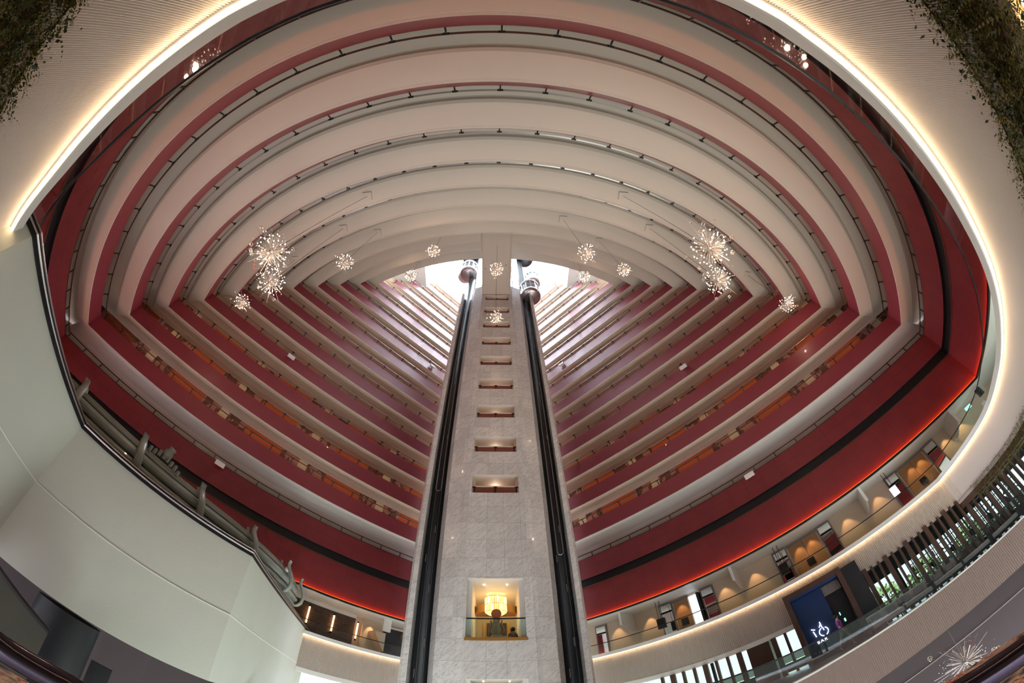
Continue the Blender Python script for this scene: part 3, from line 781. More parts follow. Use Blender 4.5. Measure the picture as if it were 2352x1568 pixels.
T = thing('exit_sign', 'small lit green and white exit sign on the gallery wall at the right corner', 'sign')
one(lambda m: RB(m, 14.1, 14.6, 1.8, 1.86, 5.78, 6.0), 'lit_panel', 'exit', T)
cu = bpy.data.curves.new('exit_text', 'FONT'); cu.body = 'EXIT'; cu.size = .17; cu.extrude = .004; cu.align_x = 'CENTER'
cu.materials.append(MT['white']); o = text_mesh('lettering', cu, T)
x, y = PR(14.35, 1.78); o.location = (x, y, 5.83+CZ); o.rotation_euler = (pi/2, 0, -AR)
T = thing('wall_speaker', 'black box on the gallery wall under the orange line at the right corner', 'speaker')
one(lambda m: RB(m, 15.1, 15.5, 1.0, 1.2, 5.6, 6.15), 'cabinet', 'black', T)
# amber tube lamps on the brick wall
for s, lb in ((7.9, 'farthest from the tower'), (9.78, 'middle one'), (11.67, 'nearest to the tower')):
    T = thing('tube_lamp', 'amber glowing tube lamp upright on the dark brick wall, '+lb, 'wall lamp', 'three amber tube lamps on the brick wall')
    x, y = PL(s, 2.88)
    for z0, z1, r_, nm, mt in ((4.66, 5.86, .055, 'glass_tube', 'tube'), (4.52, 4.66, .075, 'lower_cap', 'black'), (5.86, 5.97, .065, 'upper_cap', 'black')):
        one(lambda m: m.tube([(x, y, z0), (x, y, z1)], r_, 10), nm, mt, T)

# ------------------------------------------------------------------ white faceted bridge front at the left
BP = [(-9.9, -2.4), (-9.25, .1), (-12.5, 5.6), (-8.3, 11.1), (-11.9, 24.5)]
def seg(P, n=4):
    o = []
    for a, b in zip(P, P[1:]): o += [(a[0]+(b[0]-a[0])*k/n, a[1]+(b[1]-a[1])*k/n) for k in range(n)]
    return o+[P[-1]]
T = thing('bridge', 'white faceted bridge front sweeping across the lower left, with a seam line', 'bridge')
mb = MB(); mb.sweep([at(BP, -.62), at(BP, 3.84)]); BO = [(-11, -2.6), (-10.3, .3), (-13.6, 6.0), (-9.6, 11.3), (-13.2, 25)]
mb.sweep([at(BP, 3.84), at(BO, 3.84), at(BO, -.62), at(BP, -.62)]); mb.build('front_panel', 'bridge_white', T)
def inw(P, d): return [(x*(1-d/12), y*(1-d/12)) if 1 else 0 for x, y in P]
mb = MB(); Q = inw(BP, .012); Q2 = inw(BP, .03); mb.sweep([at(Q, 1.60), at(Q2, 1.605), at(Q2, 1.635), at(Q, 1.64)]); mb.build('seam_bead', 'white', T)
mb = MB(); Q2 = inw(BP, .05); mb.sweep([at(Q, 3.80), at(Q2, 3.80), at(Q2, 4.0), at(BP, 4.0), at(BO, 4.0)]); mb.build('top_channel', 'black', T)
mb = MB(); mb.tube(at(seg(inw(BP, .06)), 3.93), .028, 6); mb.tube(at(seg(inw(BP, -.3)), 4.14), .03, 6); mb.build('handrail', 'rail', T)
# moulded stone band with crescent brackets
SB = catmull([(-18.5, 2.0), (-16.4, 4.0), (-14.4, 6.0), (-12.8, 7.9), (-11.3, 10.3), (-10.2, 12.9), (-10.0, 16.1), (-10.6, 19.0)], .5)
T = thing('stone_cornice', 'grey green moulded stone band with upturned crescent brackets behind the white bridge', 'cornice')
def rev(P): return P
prof = [(.5, 3.7), (-.05, 3.75), (-.12, 3.9)]
for (zc_, r_, ob) in ((4.05, .11, -.10), (4.33, .10, -.04), (4.62, .12, .0), (4.98, .20, -.08)):
    prof += [(-r_*1.15*cos(a_)-ob, zc_+r_*sin(a_)) for a_ in [(-86+k*29)*pi/180 for k in range(7)]]
prof += [(-.02, 5.22), (-.02, 5.30), (.05, 5.34), (.05, 5.42), (.12, 5.46), (.6, 5.46), (.7, 3.7)]
mb = MB(); mb.smooth = False; mb.sweep([at(offs(SB, -o), z) for o, z in prof]); mb.build('moulding', 'stone', T)
LEAN = 1
def cres(k0, parent, flip=1):
    p = SB[k0]; a, b = SB[k0-1], SB[k0+1]; dx, dy = b[0]-a[0], b[1]-a[1]; L = hypot(dx, dy); nx, ny = -dy/L, dx/L
    if nx*p[0]+ny*p[1] > 0: nx, ny = -nx, -ny       # n points to the lens
    def rib(path, wd, th, nm):
        m = MB(); n_ = len(path)
        for q, (o, z) in enumerate(path):
            a_, b_ = path[max(q-1, 0)], path[min(q+1, n_-1)]; ex, ez = b_[0]-a_[0], b_[1]-a_[1]; e_ = hypot(ex, ez); ex, ez = ex/e_, ez/e_
            w_, t_ = wd*(1 if q < n_-2 else .75), th*(1 if 0 < q < n_-1 else .6)
            for k_ in range(8):
                c_, s_ = cos(2*pi*k_/8)*w_, sin(2*pi*k_/8)*t_
                oo = o-ez*s_; zz = z+ex*s_
                al = (5.6-z)*.30*LEAN; m.v.append((p[0]+nx*oo+dx/L*(c_+al), p[1]+ny*oo+dy/L*(c_+al), zz))
        for q in range(n_-1):
            for k_ in range(8): m.face([q*8+k_, q*8+(k_+1) % 8, (q+1)*8+(k_+1) % 8, (q+1)*8+k_])
        m.face(range(8)); m.face([(n_-1)*8+k_ for k_ in range(8)][::-1]); m.smooth = True; m.build(nm, 'stone', parent)
    rib([(-.02, 4.28), (.22, 4.36), (.38, 4.52), (.44, 4.78), (.40, 5.04), (.28, 5.26), (.17, 5.42), (.14, 5.60), (.22, 5.78)], .17, .085, 'crescent_bracket')
    rib([(-.10, 5.25), (-.24, 5.40), (-.30, 5.54), (-.26, 5.70)], .11, .075, 'rear_horn')
for tgt in ((-14.6, 5.8), (-12.75, 7.95), (-11.2, 10.4), (-10.15, 13.1), (-10.0, 16.1), (-10.4, 18.6)):
    k0 = min(range(1, len(SB)-1), key=lambda k: hypot(SB[k][0]-tgt[0], SB[k][1]-tgt[1])); cres(k0, T)
T = thing('spotlight_head', 'grey conical lamp head standing on a jagged leaf behind the stone band', 'spotlight')
mb = MB(); mb.lathe([(.0, -.12), (.12, -.1), (.26, .22), (.16, .42), (.20, .50), (.17, .55), (0, .55)], n=20); mb.smooth = True
for v_ in range(len(mb.v)):
    x, y, z = mb.v[v_]; x, z = x*cos(.35)+z*sin(.35), -x*sin(.35)+z*cos(.35); mb.v[v_] = (x*.85-12.3, y*.85+8.75, z*.85+5.66)
mb.build('lamp_shade', 'stone', T)
mb = MB()
for k in range(9):
    t = k/8; cx_, cy_, cz_ = -12.75+.95*t, 8.05+1.25*t, 5.42+.22*sin(pi*t)
    mb.hexa([(cx_+a_*.06, cy_+b_*.05, cz_+c_) for c_ in (-.12, .1+.04*(k % 2)) for b_ in (-1, 1) for a_ in (-1, 1)])
mb.build('jagged_crest', 'stone', T)
T = thing('dome_camera', 'small white dome camera on the last crescent bracket of the stone band', 'camera')
mb = MB(); mb.ball((-9.9, 16.2, 5.35), .14, 12, 8); mb.smooth = True; mb.build('dome', 'white', T)
mb = MB(); mb.tube([(-9.92, 16.2, 5.45), (-9.95, 16.25, 5.7)], .05, 8); mb.build('mount', 'black', T)

# ------------------------------------------------------------------ lounge storey on the right
LC = catmull([(2.5, 12.6), (5, 12.2), (7.6, 12.1), (10.3, 12.6), (13.1, 13.2), (16.3, 13.0), (19.4, 12.0), (22.3, 10.2), (24.3, 7.6), (25.2, 4.0), (25.0, 0), (24, -3)], .4)[::-1]
LCr = LC   # runs from the corner towards the tower: outward is computed with the same rule as the ring
ribbed('wall_lounge_fascia', LC, .12, .02, -2.80, -1.12, 0, 'rib2', 'brownish ribbed fascia below the lounge balcony')
struct(psweep(LC, [(-.02, -1.12), (-.02, -1.05), (.3, -1.05)]).build('trim_10', 'white'))
mb = MB(); mb.sweep([at(offs(LC, .02), -1.08), at(offs(LC, 7), -1.08)]); struct(mb.build('floor_lounge', 'dark'))
mb = MB(); mb.sweep([at(offs(LC, .0), -2.80), at(offs(LC, 1.6), -2.84), at(offs(LC, 1.6), -7.9)]); struct(mb.build('wall_lower', 'mauve'), 'mauve wall below the lounge fascia')
mb = MB(); mb.sweep([at(offs(LC, 1.57), -3.9), at(offs(LC, 1.53), -3.92), at(offs(LC, 1.57), -3.94)]); struct(mb.build('trim_11', 'white'))
T = thing('lounge_railing', 'tinted glass railing with dark handrail along the lounge balcony', 'railing')
psweep(LC, [(.06, -1.05), (.06, -.06)]).build('glass_pane', 'glassd', T)
mb = MB(); mb.tube(at(offs(LC, .06), -.03), .03, 5); mb.build('handrail', 'black', T)
struct(one(lambda m: RB(m, -22, 17, .3, 3.6, 2.0, 2.1), 'ceiling_lounge', 'black'))
struct(one(lambda m: RB(m, -22, 17, 2.6, 2.75, 1.25, 2.05), 'wall_window_head', 'dark'))
struct(one(lambda m: RB(m, -22, 17, 2.6, 2.75, -1.08, -.55), 'wall_window_sill', 'dark'))
wn = 1
for sa, sb in ((-16, -13.2), (-13.0, -10.4), (-10.2, -7.6), (-7.4, -4.7), (-3.3, -1.8), (1.8, 4.6), (4.8, 7.4), (7.6, 10.2), (10.4, 13.0), (13.2, 15.8)):
    T = thing('window_%d' % wn, 'lounge window pane behind the wooden fins', 'window'); T['kind'] = 'structure'; wn += 1
    one(lambda m: RB(m, sa, sb, 2.66, 2.67, -.55, 1.25), 'glass_pane', 'glass', T)
    for xs in (sa-.1, sb): one(lambda m: RB(m, xs, xs+.1, 2.58, 2.72, -.55, 1.25), 'frame', 'black', T)
struct(one(lambda m: RB(m, -4.7, -3.4, .2, 2.7, -1.08, 1.3), 'wall_wood', 'brown'), 'dark wood wall between the lounge windows')
SCR = thing('fin_screen', 'row of dark wooden fins right of the blue bar entrance', 'wooden screen')
for k in range(25):
    s = 2.75+k*(13.3-2.75)/24; w = .125 if k % 3 == 0 else .06
    o = one(lambda m: RB(m, s-w, s+w, -.02, .22, -1.08, 2.05 if w < .1 else 2.12), 'wood_fin', 'brown')
    o.parent = SCR
SCR = thing('fin_screen', 'row of dark wooden fins between the tower and the blue bar entrance', 'wooden screen')
for k in range(12):
    s = -9.9+k*.68; w = .14 if k % 3 == 1 else .075
    if -4.8 < s < -3.3: continue
    o = one(lambda m: RB(m, s-w, s+w, -.02, .22, -1.08, 1.16), 'wood_fin', 'brown')
    o.parent = SCR
# black patterned screens on the windows
for k in range(6):
    s0 = 5.3+k*1.42
    T = thing('window_screen', 'black geometric cut out screen on the lounge windows, %s from the blue bar' % ordinal(k), 'screen', 'black patterned window screens')
    def pat(m):
        def q(P): m.poly([(*PR(s0+a_, 2.5), -.5+b_) for a_, b_ in P])
        for xs in (0, .38, 1.0, 1.36): q([(xs, 0), (xs+.05, 0), (xs+.05, 1.75), (xs, 1.75)])
        for zs in (.03, .42, .80, 1.0, 1.42, 1.7): q([(0, zs), (1.4, zs), (1.4, zs+.05), (0, zs+.05)])
        for d_ in (0, .13, .26): q([(.43, .05+d_), (.70, .20+d_), (.70, .27+d_), (.43, .12+d_)]); q([(.97, .05+d_), (.70, .20+d_), (.70, .27+d_), (.97, .12+d_)])
        q([(.05, .47), (.36, .47), (.05, .95)]); q([(1.05, .85), (1.36, .47), (1.36, .85)])
        q([(.45, 1.05), (.95, 1.05), (.70, 1.40)]); q([(.05, 1.05), (.33, 1.05), (.33, 1.38)])
    m = MB(); pat(m)
    sol = m.build('cut_pattern', 'black', T); sol.modifiers.new('thick', 'SOLIDIFY').thickness = .03
# blue bar entrance
T = thing('bar_entrance', 'dark wood framed entrance box with deep blue interior and glowing bar sign', 'entrance')
def pt(s, o, z): return (*PR(s, o), z)
zA, zB_ = -1.08, 2.62
for nm, a_ in (('frame_post', (-1.75, -1.47, -1.05, .5, zA, zB_)), ('frame_post', (1.32, 1.60, -1.05, .5, zA, zB_)), ('frame_head', (-1.75, 1.60, -1.05, .5, zB_, zB_+.28))):
    one(lambda m: RB(m, *a_), nm, 'brown', T)
one(lambda m: RB(m, 1.60, 2.5, -.8, .5, zA, zB_+.15), 'side_cheek', 'dark', T)
one(lambda m: RB(m, -1.47, .25, -.25, -.1, zA, zB_), 'blue_wall', 'blue', T)
one(lambda m: RB(m, .25, 1.32, .35, .45, zA, zB_), 'dark_recess', 'dark', T)
one(lambda m: RB(m, -1.47, 1.32, -.98, .4, 2.5, 2.62), 'blue_ceiling', 'blue', T)
one(lambda m: RB(m, .22, .30, -.2, .4, zA, zB_), 'blue_return', 'blue', T)
def sgn(a_, z): return pt(-.62+a_, -.29, .35+z)
for nm, ps in (('sign_stroke', [(-.42, .30), (-.24, .20)]), ('sign_stroke', [(-.36, .16), (-.30, -.18)]), ('sign_stroke', [(.12, .48), (.14, .12)]), ('sign_stroke', [(.10, .34), (.0, .22)]), ('sign_stroke', [(.18, .12), (.18, -.02)])):
    one(lambda m: m.tube([sgn(*p) for p in ps], .022, 6), nm, 'signw', T)
one(lambda m: m.tube([sgn(.15+.24*cos(t), -.08+.22*sin(t)) for t in [radians(110+k*16) for k in range(10)]], .022, 6), 'sign_stroke', 'signw', T)
one(lambda m: m.tube([sgn(.15+.24*cos(t), -.08+.22*sin(t)) for t in [radians(-70+k*14) for k in range(10)]], .022, 6), 'sign_stroke', 'signw', T)
cu = bpy.data.curves.new('bar_text', 'FONT'); cu.body = 'BAR'; cu.size = .26; cu.extrude = .01; cu.space_character = 1.35
cu.materials.append(MT['signw']); o = text_mesh('sign_lettering', cu, T)
x, y = PR(-1.0, -.29); o.location = (x, y, -.22+CZ); o.rotation_euler = (pi/2, 0, -AR)
for z_, w_ in ((.62, .05), (.2, .09)):
    one(lambda m: RB(m, .62+.1*(z_ < .5), .62+.1*(z_ < .5)+w_, .30, .33, z_, z_+.18), 'small_lit_notice', 'exit', T)
# sofas along the glass
def sofa(x, y, rz, lb):
    T = thing('lounge_sofa', 'pale lounge sofa behind the glass railing, '+lb, 'sofa', 'lounge sofas along the balcony', (x, y, -1.08+CZ), rz)
    for nm, a_, mt in (('seat', (-.85, .85, -.35, .4, .22, .44), 'sofa'), ('backrest', (-.85, .85, .28, .46, .35, .88), 'sofa'), ('armrest', (-.97, -.83, -.35, .44, .2, .62), 'black'), ('armrest', (.83, .97, -.35, .44, .2, .62), 'black')):
        m = MB(); m.box(*a_); o = m.build(nm, mt, T, lift=False); bv = o.modifiers.new('b', 'BEVEL'); bv.width = .04; bv.segments = 3
    for xx in (-.4, .35):
        m = MB(); m.hexa([(xx+a_*.24, .16+b_*.06+c_*.12, .46+c_*.36) for c_ in (0, 1) for b_ in (-1, 1) for a_ in (-1, 1)]); o = m.build('cushion', 'cushion', T, lift=False); bv = o.modifiers.new('b', 'BEVEL'); bv.width = .05; bv.segments = 3
    for sx in (-.8, .8):
        for sy in (-.28, .38):
            m = MB(); m.tube([(sx, sy, 0), (sx, sy, .24)], .025, 6); m.build('leg', 'black', T, lift=False)
for k, (x, y, lb) in enumerate(((17.1, 13.85, 'nearest to the blue bar entrance'), (19.0, 13.25, 'second from the blue bar entrance'), (20.9, 12.3, 'middle one of the five'), (22.5, 11.15, 'second from the right edge'), (23.9, 9.7, 'nearest to the right picture edge'))):
    sofa(x, y, atan2(y, x)-pi/2+.25, lb)
for k, (x, y, lb) in enumerate(((18.1, 13.75, 'after the first sofa from the bar'), (21.85, 11.9, 'after the third sofa from the bar'))):
    T = thing('side_table', 'small round table with orange flowers '+lb, 'table', 'small tables between the sofas', (x, y, -1.08+CZ))
    m = MB(); m.lathe([(0, .5), (.26, .5), (.26, .53), (0, .53)], n=20); m.build('tabletop', 'bronze', T, lift=False)
    m = MB(); m.tube([(0, 0, 0), (0, 0, .5)], .03, 8); m.build('leg', 'black', T, lift=False)
    F_ = thing('flower_vase', 'vase of orange flowers on the table '+lb, 'vase', 'vases of orange flowers', (x, y, -.55+CZ))
    m = MB(); m.lathe([(.04, 0), (.06, .06), (.03, .14)], n=12); m.build('vase', 'white', F_, lift=False)
    m = MB()
    for q in range(9): d = rdir(); m.ball((d.x*.08, d.y*.08, .2+abs(d.z)*.06), .03, 6, 4)
    m.build('blossoms', 'redpetal', F_, lift=False)
# people -----------------------------------------------------------------
def skin(name, V, Ed, R, mat, parent, root=0):
    me = bpy.data.meshes.new(name); me.from_pydata(V, Ed, []); o = bpy.data.objects.new(name, me); COL.objects.link(o); o.parent = parent
    sk = o.modifiers.new('skin', 'SKIN'); sk.use_smooth_shade = True
    sv = me.skin_vertices[0].data if me.skin_vertices else None
    if sv is None:
        bpy.context.view_layer.update(); sv = me.skin_vertices[0].data
    for k, r in enumerate(R): sv[k].radius = (r, r) if not isinstance(r, tuple) else r; sv[k].use_root = (k == root)
    ss = o.modifiers.new('sub', 'SUBSURF'); ss.levels = 2; ss.render_levels = 2
    me.materials.append(MT[mat]); return o
def person(x, y, z, rz, lb, walk=True):
    T = thing('person', lb, 'person', None, (x, y, z+CZ), rz)
    st = .22 if walk else .04
    V = [(0, 0, .93), (0, 0, 1.12), (0, 0, 1.32), (0, 0, 1.44), (0, .01, 1.52), (0, -.01, 1.60), (0, -.01, 1.70),
         (.10, 0, .88), (.12, -st, .50), (.12, -st*1.2, .09), (.12, -st*1.2-.12, .035), (-.10, 0, .88), (-.12, st*.8, .50), (-.12, st*1.6, .12), (-.12, st*1.6-.10, .04),
         (.17, 0, 1.38), (.24, .06, 1.12), (.25, -.10, .92), (.25, -.16, .84), (-.17, 0, 1.38), (-.24, -.04, 1.12), (-.25, -.16, .93), (-.25, -.20, .85)]
    Ed = [(0, 1), (1, 2), (2, 3), (3, 4), (4, 5), (5, 6), (0, 7), (7, 8), (8, 9), (9, 10), (0, 11), (11, 12), (12, 13), (13, 14), (3, 15), (15, 16), (16, 17), (17, 18), (3, 19), (19, 20), (20, 21), (21, 22)]
    R = [.13, .12, .14, .09, .05, .085, .075, .09, .06, .04, .035, .09, .06, .04, .035, .06, .045, .03, .03, .06, .045, .03, .03]
    skin('body', V, Ed, R, 'skin', T)
    skin('shirt', [(0, 0, .92), (0, 0, 1.12), (0, 0, 1.30), (0, 0, 1.42), (.18, 0, 1.39), (.25, .05, 1.16), (-.18, 0, 1.39), (-.25, -.03, 1.16)], [(0, 1), (1, 2), (2, 3), (3, 4), (4, 5), (3, 6), (6, 7)], [.155, .14, .16, .10, .075, .06, .075, .06], 'cloth_purple', T)
    skin('trousers', [(0, 0, .95), (.10, 0, .87), (.12, -st, .50), (.12, -st*1.2, .13), (-.10, 0, .87), (-.12, st*.8, .50), (-.12, st*1.55, .15)], [(0, 1), (1, 2), (2, 3), (0, 4), (4, 5), (5, 6)], [.145, .11, .078, .06, .11, .078, .06], 'cloth_khaki', T)
    m = MB(); m.ball((0, .02, 1.68), .115, 14, 9); m.smooth = True; m.build('hair', 'hair', T, lift=False)
    m = MB(); m.ball((0, -.10, 1.64), .018, 6, 4); m.build('nose', 'skin', T, lift=False)
x, y = PR(.35, -1.75)
person(x, y, -1.05, -AR+1.2, 'person in purple top and khaki trousers walking past the blue bar entrance')
# figure and sculpture in the lit tower opening
T = thing('person', 'dark haired person behind the bronze sculpture in the gold lit tower opening', 'person', None, (TX+.80, F+1.9, 3.3+CZ-.72), .3)
skin('body', [(0, 0, .93), (0, 0, 1.15), (0, 0, 1.32), (0, 0, 1.44), (0, 0, 1.53), (0, 0, 1.66), (.18, 0, 1.38), (.25, .04, 1.1), (-.18, 0, 1.38), (-.25, .04, 1.1)], [(0, 1), (1, 2), (2, 3), (3, 4), (4, 5), (3, 6), (6, 7), (3, 8), (8, 9)], [.14, .13, .15, .09, .05, .09, .06, .045, .06, .045], 'cloth_khaki', T)
m = MB(); m.ball((0, 0, 1.63), .125, 14, 9); m.tube([(0, .03, 1.62), (0, .06, 1.40)], [.12, .09], 10); m.smooth = True; m.build('hair', 'hair', T, lift=False)
T = thing('sculpture', 'ornate bronze sculpture holding up a round copper disc in the tower opening', 'sculpture', None, (TX+.02, F+1.0, 3.41+CZ))
m = MB(); m.lathe([(.0, 0), (.42, 0), (.38, .12), (.30, .24), (.24, .30), (.0, .30)], n=18); m.smooth = True; m.build('plinth', 'statue', T, lift=False)
m = MB(); m.lathe([(.24, .28), (.20, .42), (.25, .56), (.17, .85), (.15, 1.02), (.22, 1.12), (.0, 1.15)], n=14); m.smooth = True; m.build('figure', 'statue', T, lift=False)
for sx in (-1, 1):
    m = MB(); m.tube([(sx*.30, 0, .2), (sx*.33, 0, .6), (sx*.22, 0, .85), (sx*.26, 0, 1.05)], [.05, .04, .05, .04], 7); m.smooth = True; m.build('side_dragon', 'statue', T, lift=False)
m = MB(); m.ball((0, 0, 0), 1, 22, 12); m.v = [(x*.72*random.uniform(.88, 1.08), y*.34*random.uniform(.85, 1.1), max(0, z)*.30*random.uniform(.7, 1.2)+.02) for x, y, z in m.v]; m.build('rock_base', 'statue', T, lift=False)
m = MB(); m.lathe([(0, -.03), (.24, -.03), (.24, .03), (0, .03)], n=30); m.v = [(x, z-.05, y+1.36) for x, y, z in m.v]; m.build('copper_disc', 'disc', T, lift=False)
T = thing('drum_chandelier', 'glowing golden crystal drum chandelier inside the tower opening', 'chandelier', None, (TX, F+2.6, 5.28+CZ))
for zz, mt in ((.42, 'crystal2'), (.02, 'crystal')):
    for k in range(36):
        a_ = 2*pi*k/36; m = MB(); m.box(-.028, .028, -.012, .012, 0, .36); o = m.build('crystal_strip', 'crystal2' if (k*7+int(zz*10)) % 5 == 0 else 'crystal', T, lift=False)
        o.location = (.55*cos(a_), .55*sin(a_), zz); o.rotation_euler = (0, 0, a_+pi/2)
for zz in (.0, .39, .80):
    m = MB(); m.tube([(.56*cos(t), .56*sin(t), zz) for t in [k*pi/16 for k in range(33)]], .014, 5); m.build('ring', 'gold', T, lift=False)
m = MB(); m.lathe([(0, -.14), (.40, -.10), (.54, .0)], n=28); m.build('crystal_bowl', 'crystal', T, lift=False)
m = MB(); m.tube([(0, 0, .8), (0, 0, .98)], .03, 6); m.build('stem', 'gold', T, lift=False)

# ------------------------------------------------------------------ hanging garden below the ribbed fascia
def frond(m, p, d, L, w):
    d = d.normalized(); up = Vector((0, 0, 1)); sd = d.cross(up)
    sd = sd.normalized() if sd.length > .01 else Vector((1, 0, 0)); n = 7; prev = Vector(p); cur_d = d.copy()
    for k in range(n):
        cur_d = (cur_d+Vector((0, 0, -.16))).normalized(); nx = prev+cur_d*(L/n); ww = w*(1-k/n)
        for sg in (-1, 1):
            q = prev+sd*sg*ww+cur_d*ww*.5; m.poly([prev, prev+cur_d*(L/n*.6), q])
        prev = nx
def leaf(m, p, s):
    a = rdir(); b = rdir().cross(a).normalized()
    m.poly([p, p+a*s*.5+b*s*.32, p+a*s, p+a*s*.5-b*s*.32])
def garden(P, dens, name_lab, zlo=1.18, zhi=2.06):
    T = thing('hanging_garden', name_lab, 'plants'); T['kind'] = 'stuff'
    for q, mt in enumerate(('leaf1', 'leaf2', 'leaf3')):
        m = MB()
        for (x, y) in resample(P, 1./dens):
            nx, ny = -x, -y+14; L = hypot(nx, ny); nx, ny = nx/L, ny/L
            b = Vector((x, y, random.uniform(zlo, zhi-.1)))-Vector((nx, ny, 0))*random.uniform(0, .25)
            if q != 1:
                d = Vector((nx*random.uniform(.1, .9)+random.uniform(-.7, .7), ny*random.uniform(.1, .9)+random.uniform(-.7, .7), random.uniform(-.6, .7)))
                frond(m, b, d, random.uniform(.12, .34), random.uniform(.02, .045))
            else:
                for _ in range(2): leaf(m, b+rdir()*.14, random.uniform(.025, .065))
        m.build(('fern_fronds', 'dark_leaves', 'dry_fronds')[q], mt, T)['kind'] = 'stuff'
G1 = [p for p in ARC if -12 < p[0] < -1.6 and p[1] < 2]; G2 = [p for p in ARC if 1.6 < p[0] < 12]; G3 = [p for p in ARC if 12 <= p[0] < 22.5]
garden(G1, 330, 'dark hanging ferns along the fascia at the upper left corner')
garden(G2, 330, 'thick hanging ferns and leaves along the fascia at the upper right corner')
garden(G3, 120, 'hanging leaves above the right end of the lounge windows')
struct(psweep(ARC, [(.10, 1.95), (.45, 1.95), (.45, 1.45), (.14, 1.45), (.14, 1.95)]).build('trim_12', 'brown'), 'dark planter trough')
ARC2 = [p for p in ARC if p[0] < 17.5]
struct(psweep(ARC2, [(1.1, 1.5), (1.2, -.4)]).build('wall_under_garden', 'warmwall'), 'warm beige wall under the planter')
struct(psweep(ARC2, [(.50, 1.50), (1.3, 1.52)]).build('ceiling_under_garden', 'oak'))
struct(psweep(G2, [(.62, 1.44), (.70, 1.44)]).build('trim_13', 'ledw'))
struct(psweep(ARC, [(.55, 1.30), (.58, 1.30), (.58, 1.36), (.55, 1.36)]).build('trim_14', 'rail'))
SCR = thing('slat_screen', 'orange lit vertical wood slats behind the hanging ferns at upper right', 'wooden screen')
for k, p in enumerate(resample(offs(G2, .92), .16)):
    if k > 60: break
    o = one(lambda m: m.box(p[0]-.02, p[0]+.02, p[1]-.05, p[1]+.05, .3, 1.5), 'wood_slat', 'oak')
    o.parent = SCR

# ------------------------------------------------------------------ undercroft at lower left, handrail and carpet at the lens
def dirp(az, d, z): a_ = radians(az); return (d*sin(a_), d*cos(a_), z)
UW = [dirp(a_, 17, 0)[:2] for a_ in (-80, -66, -58, -50, -44, -38, -30)]
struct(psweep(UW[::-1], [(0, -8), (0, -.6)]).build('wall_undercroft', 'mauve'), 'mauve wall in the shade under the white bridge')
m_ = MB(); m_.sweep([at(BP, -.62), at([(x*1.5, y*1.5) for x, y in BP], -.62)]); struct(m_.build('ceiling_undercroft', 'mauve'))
m = MB(); m.lathe([(.85, -8), (.85, -.62)], (*dirp(-54.6, 12, 0)[:2], 0), 28); m.smooth = True
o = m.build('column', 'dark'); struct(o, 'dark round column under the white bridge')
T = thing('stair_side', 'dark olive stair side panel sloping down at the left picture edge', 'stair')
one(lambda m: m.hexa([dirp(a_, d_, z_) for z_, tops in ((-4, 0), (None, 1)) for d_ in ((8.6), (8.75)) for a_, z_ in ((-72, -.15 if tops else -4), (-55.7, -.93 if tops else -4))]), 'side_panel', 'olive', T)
one(lambda m: m.tube([dirp(-72, 8.6, -.15), dirp(-55.7, 8.6, -.93)], .05, 6), 'edge_rail', 'black', T)
o = one(lambda m: m.hexa([dirp(a_, d_, z_) for z_ in (-4.2, -1.6) for d_ in (14, 14.3) for a_ in (-50.2, -47.6)]), 'dark_doorway', 'black'); struct(o)
T = thing('balcony_handrail', 'dark polished metal handrail crossing the bottom corners close to the lens', 'handrail')
m = MB(); cr_ = [(-2.1, .05, -.27), (-1.04, .62, -.226), (-.93, .74, -.218), (-.5, 1.05, -.24), (.4, 1.1, -.27), (.88, .72, -.283), (1.08, .55, -.302), (2.0, -.2, -.36)]
cc = []
for a_, b_ in zip(cr_, cr_[1:]):
    for q in range(6): cc.append(tuple(a_[c]+(b_[c]-a_[c])*q/6 for c in range(3)))
m.tube(cc, .030, 12); m.smooth = True; m.build('rail_tube', 'hrail', T)
MT_C = [dirp(a_, 3.2, 0)[:2] for a_ in range(-100, 101, 10)]
m = MB(); m.sweep([[dirp(a_, 1.6, -1.12) for a_ in range(-110, 111, 10)], [dirp(a_, 5.2, -1.12) for a_ in range(-110, 111, 10)]])
struct(m.build('floor', 'carpet'), 'patterned carpet floor round the lens')
m = MB(); m.sweep([[dirp(a_, 5.2, -1.12) for a_ in range(-110, 111, 10)], [dirp(a_, 5.2, -1.6) for a_ in range(-110, 111, 10)]]); struct(m.build('trim_15', 'black'))
chandelier(5.85, 3.85, -1.42, .34, -.6, 'red and crystal starburst spray just above the handrail in the lower right corner', canopy=False, power=0)

# ------------------------------------------------------------------ outside seen through the lounge windows
m = MB(); m.poly([(*PR(-60, 4), -2.2), (*PR(60, 4), -2.2), (*PR(60, 90), -2.2), (*PR(-60, 90), -2.2)])
MT['lawn'] = paint('lawn_green', (.055, .085, .018), .9, var=.5, scale=.6)
o = m.build('lawn', 'lawn'); struct(o, 'green lawn outside the lounge windows')
for k in range(3):
    s = 6+k*5.2; x, y = PR(s, 22+3*(k % 2)); m = MB()
    for q in range(420): d = rdir(); leaf(m, Vector((x, y, -.4))+Vector((d.x*2.6, d.y*1.6, d.z*1.7)), .7)
    o = m.build('garden_bush', 'lawn'); tag(o, 'bright green bush outside the lounge windows', 'bush', 'green bushes outside the windows')

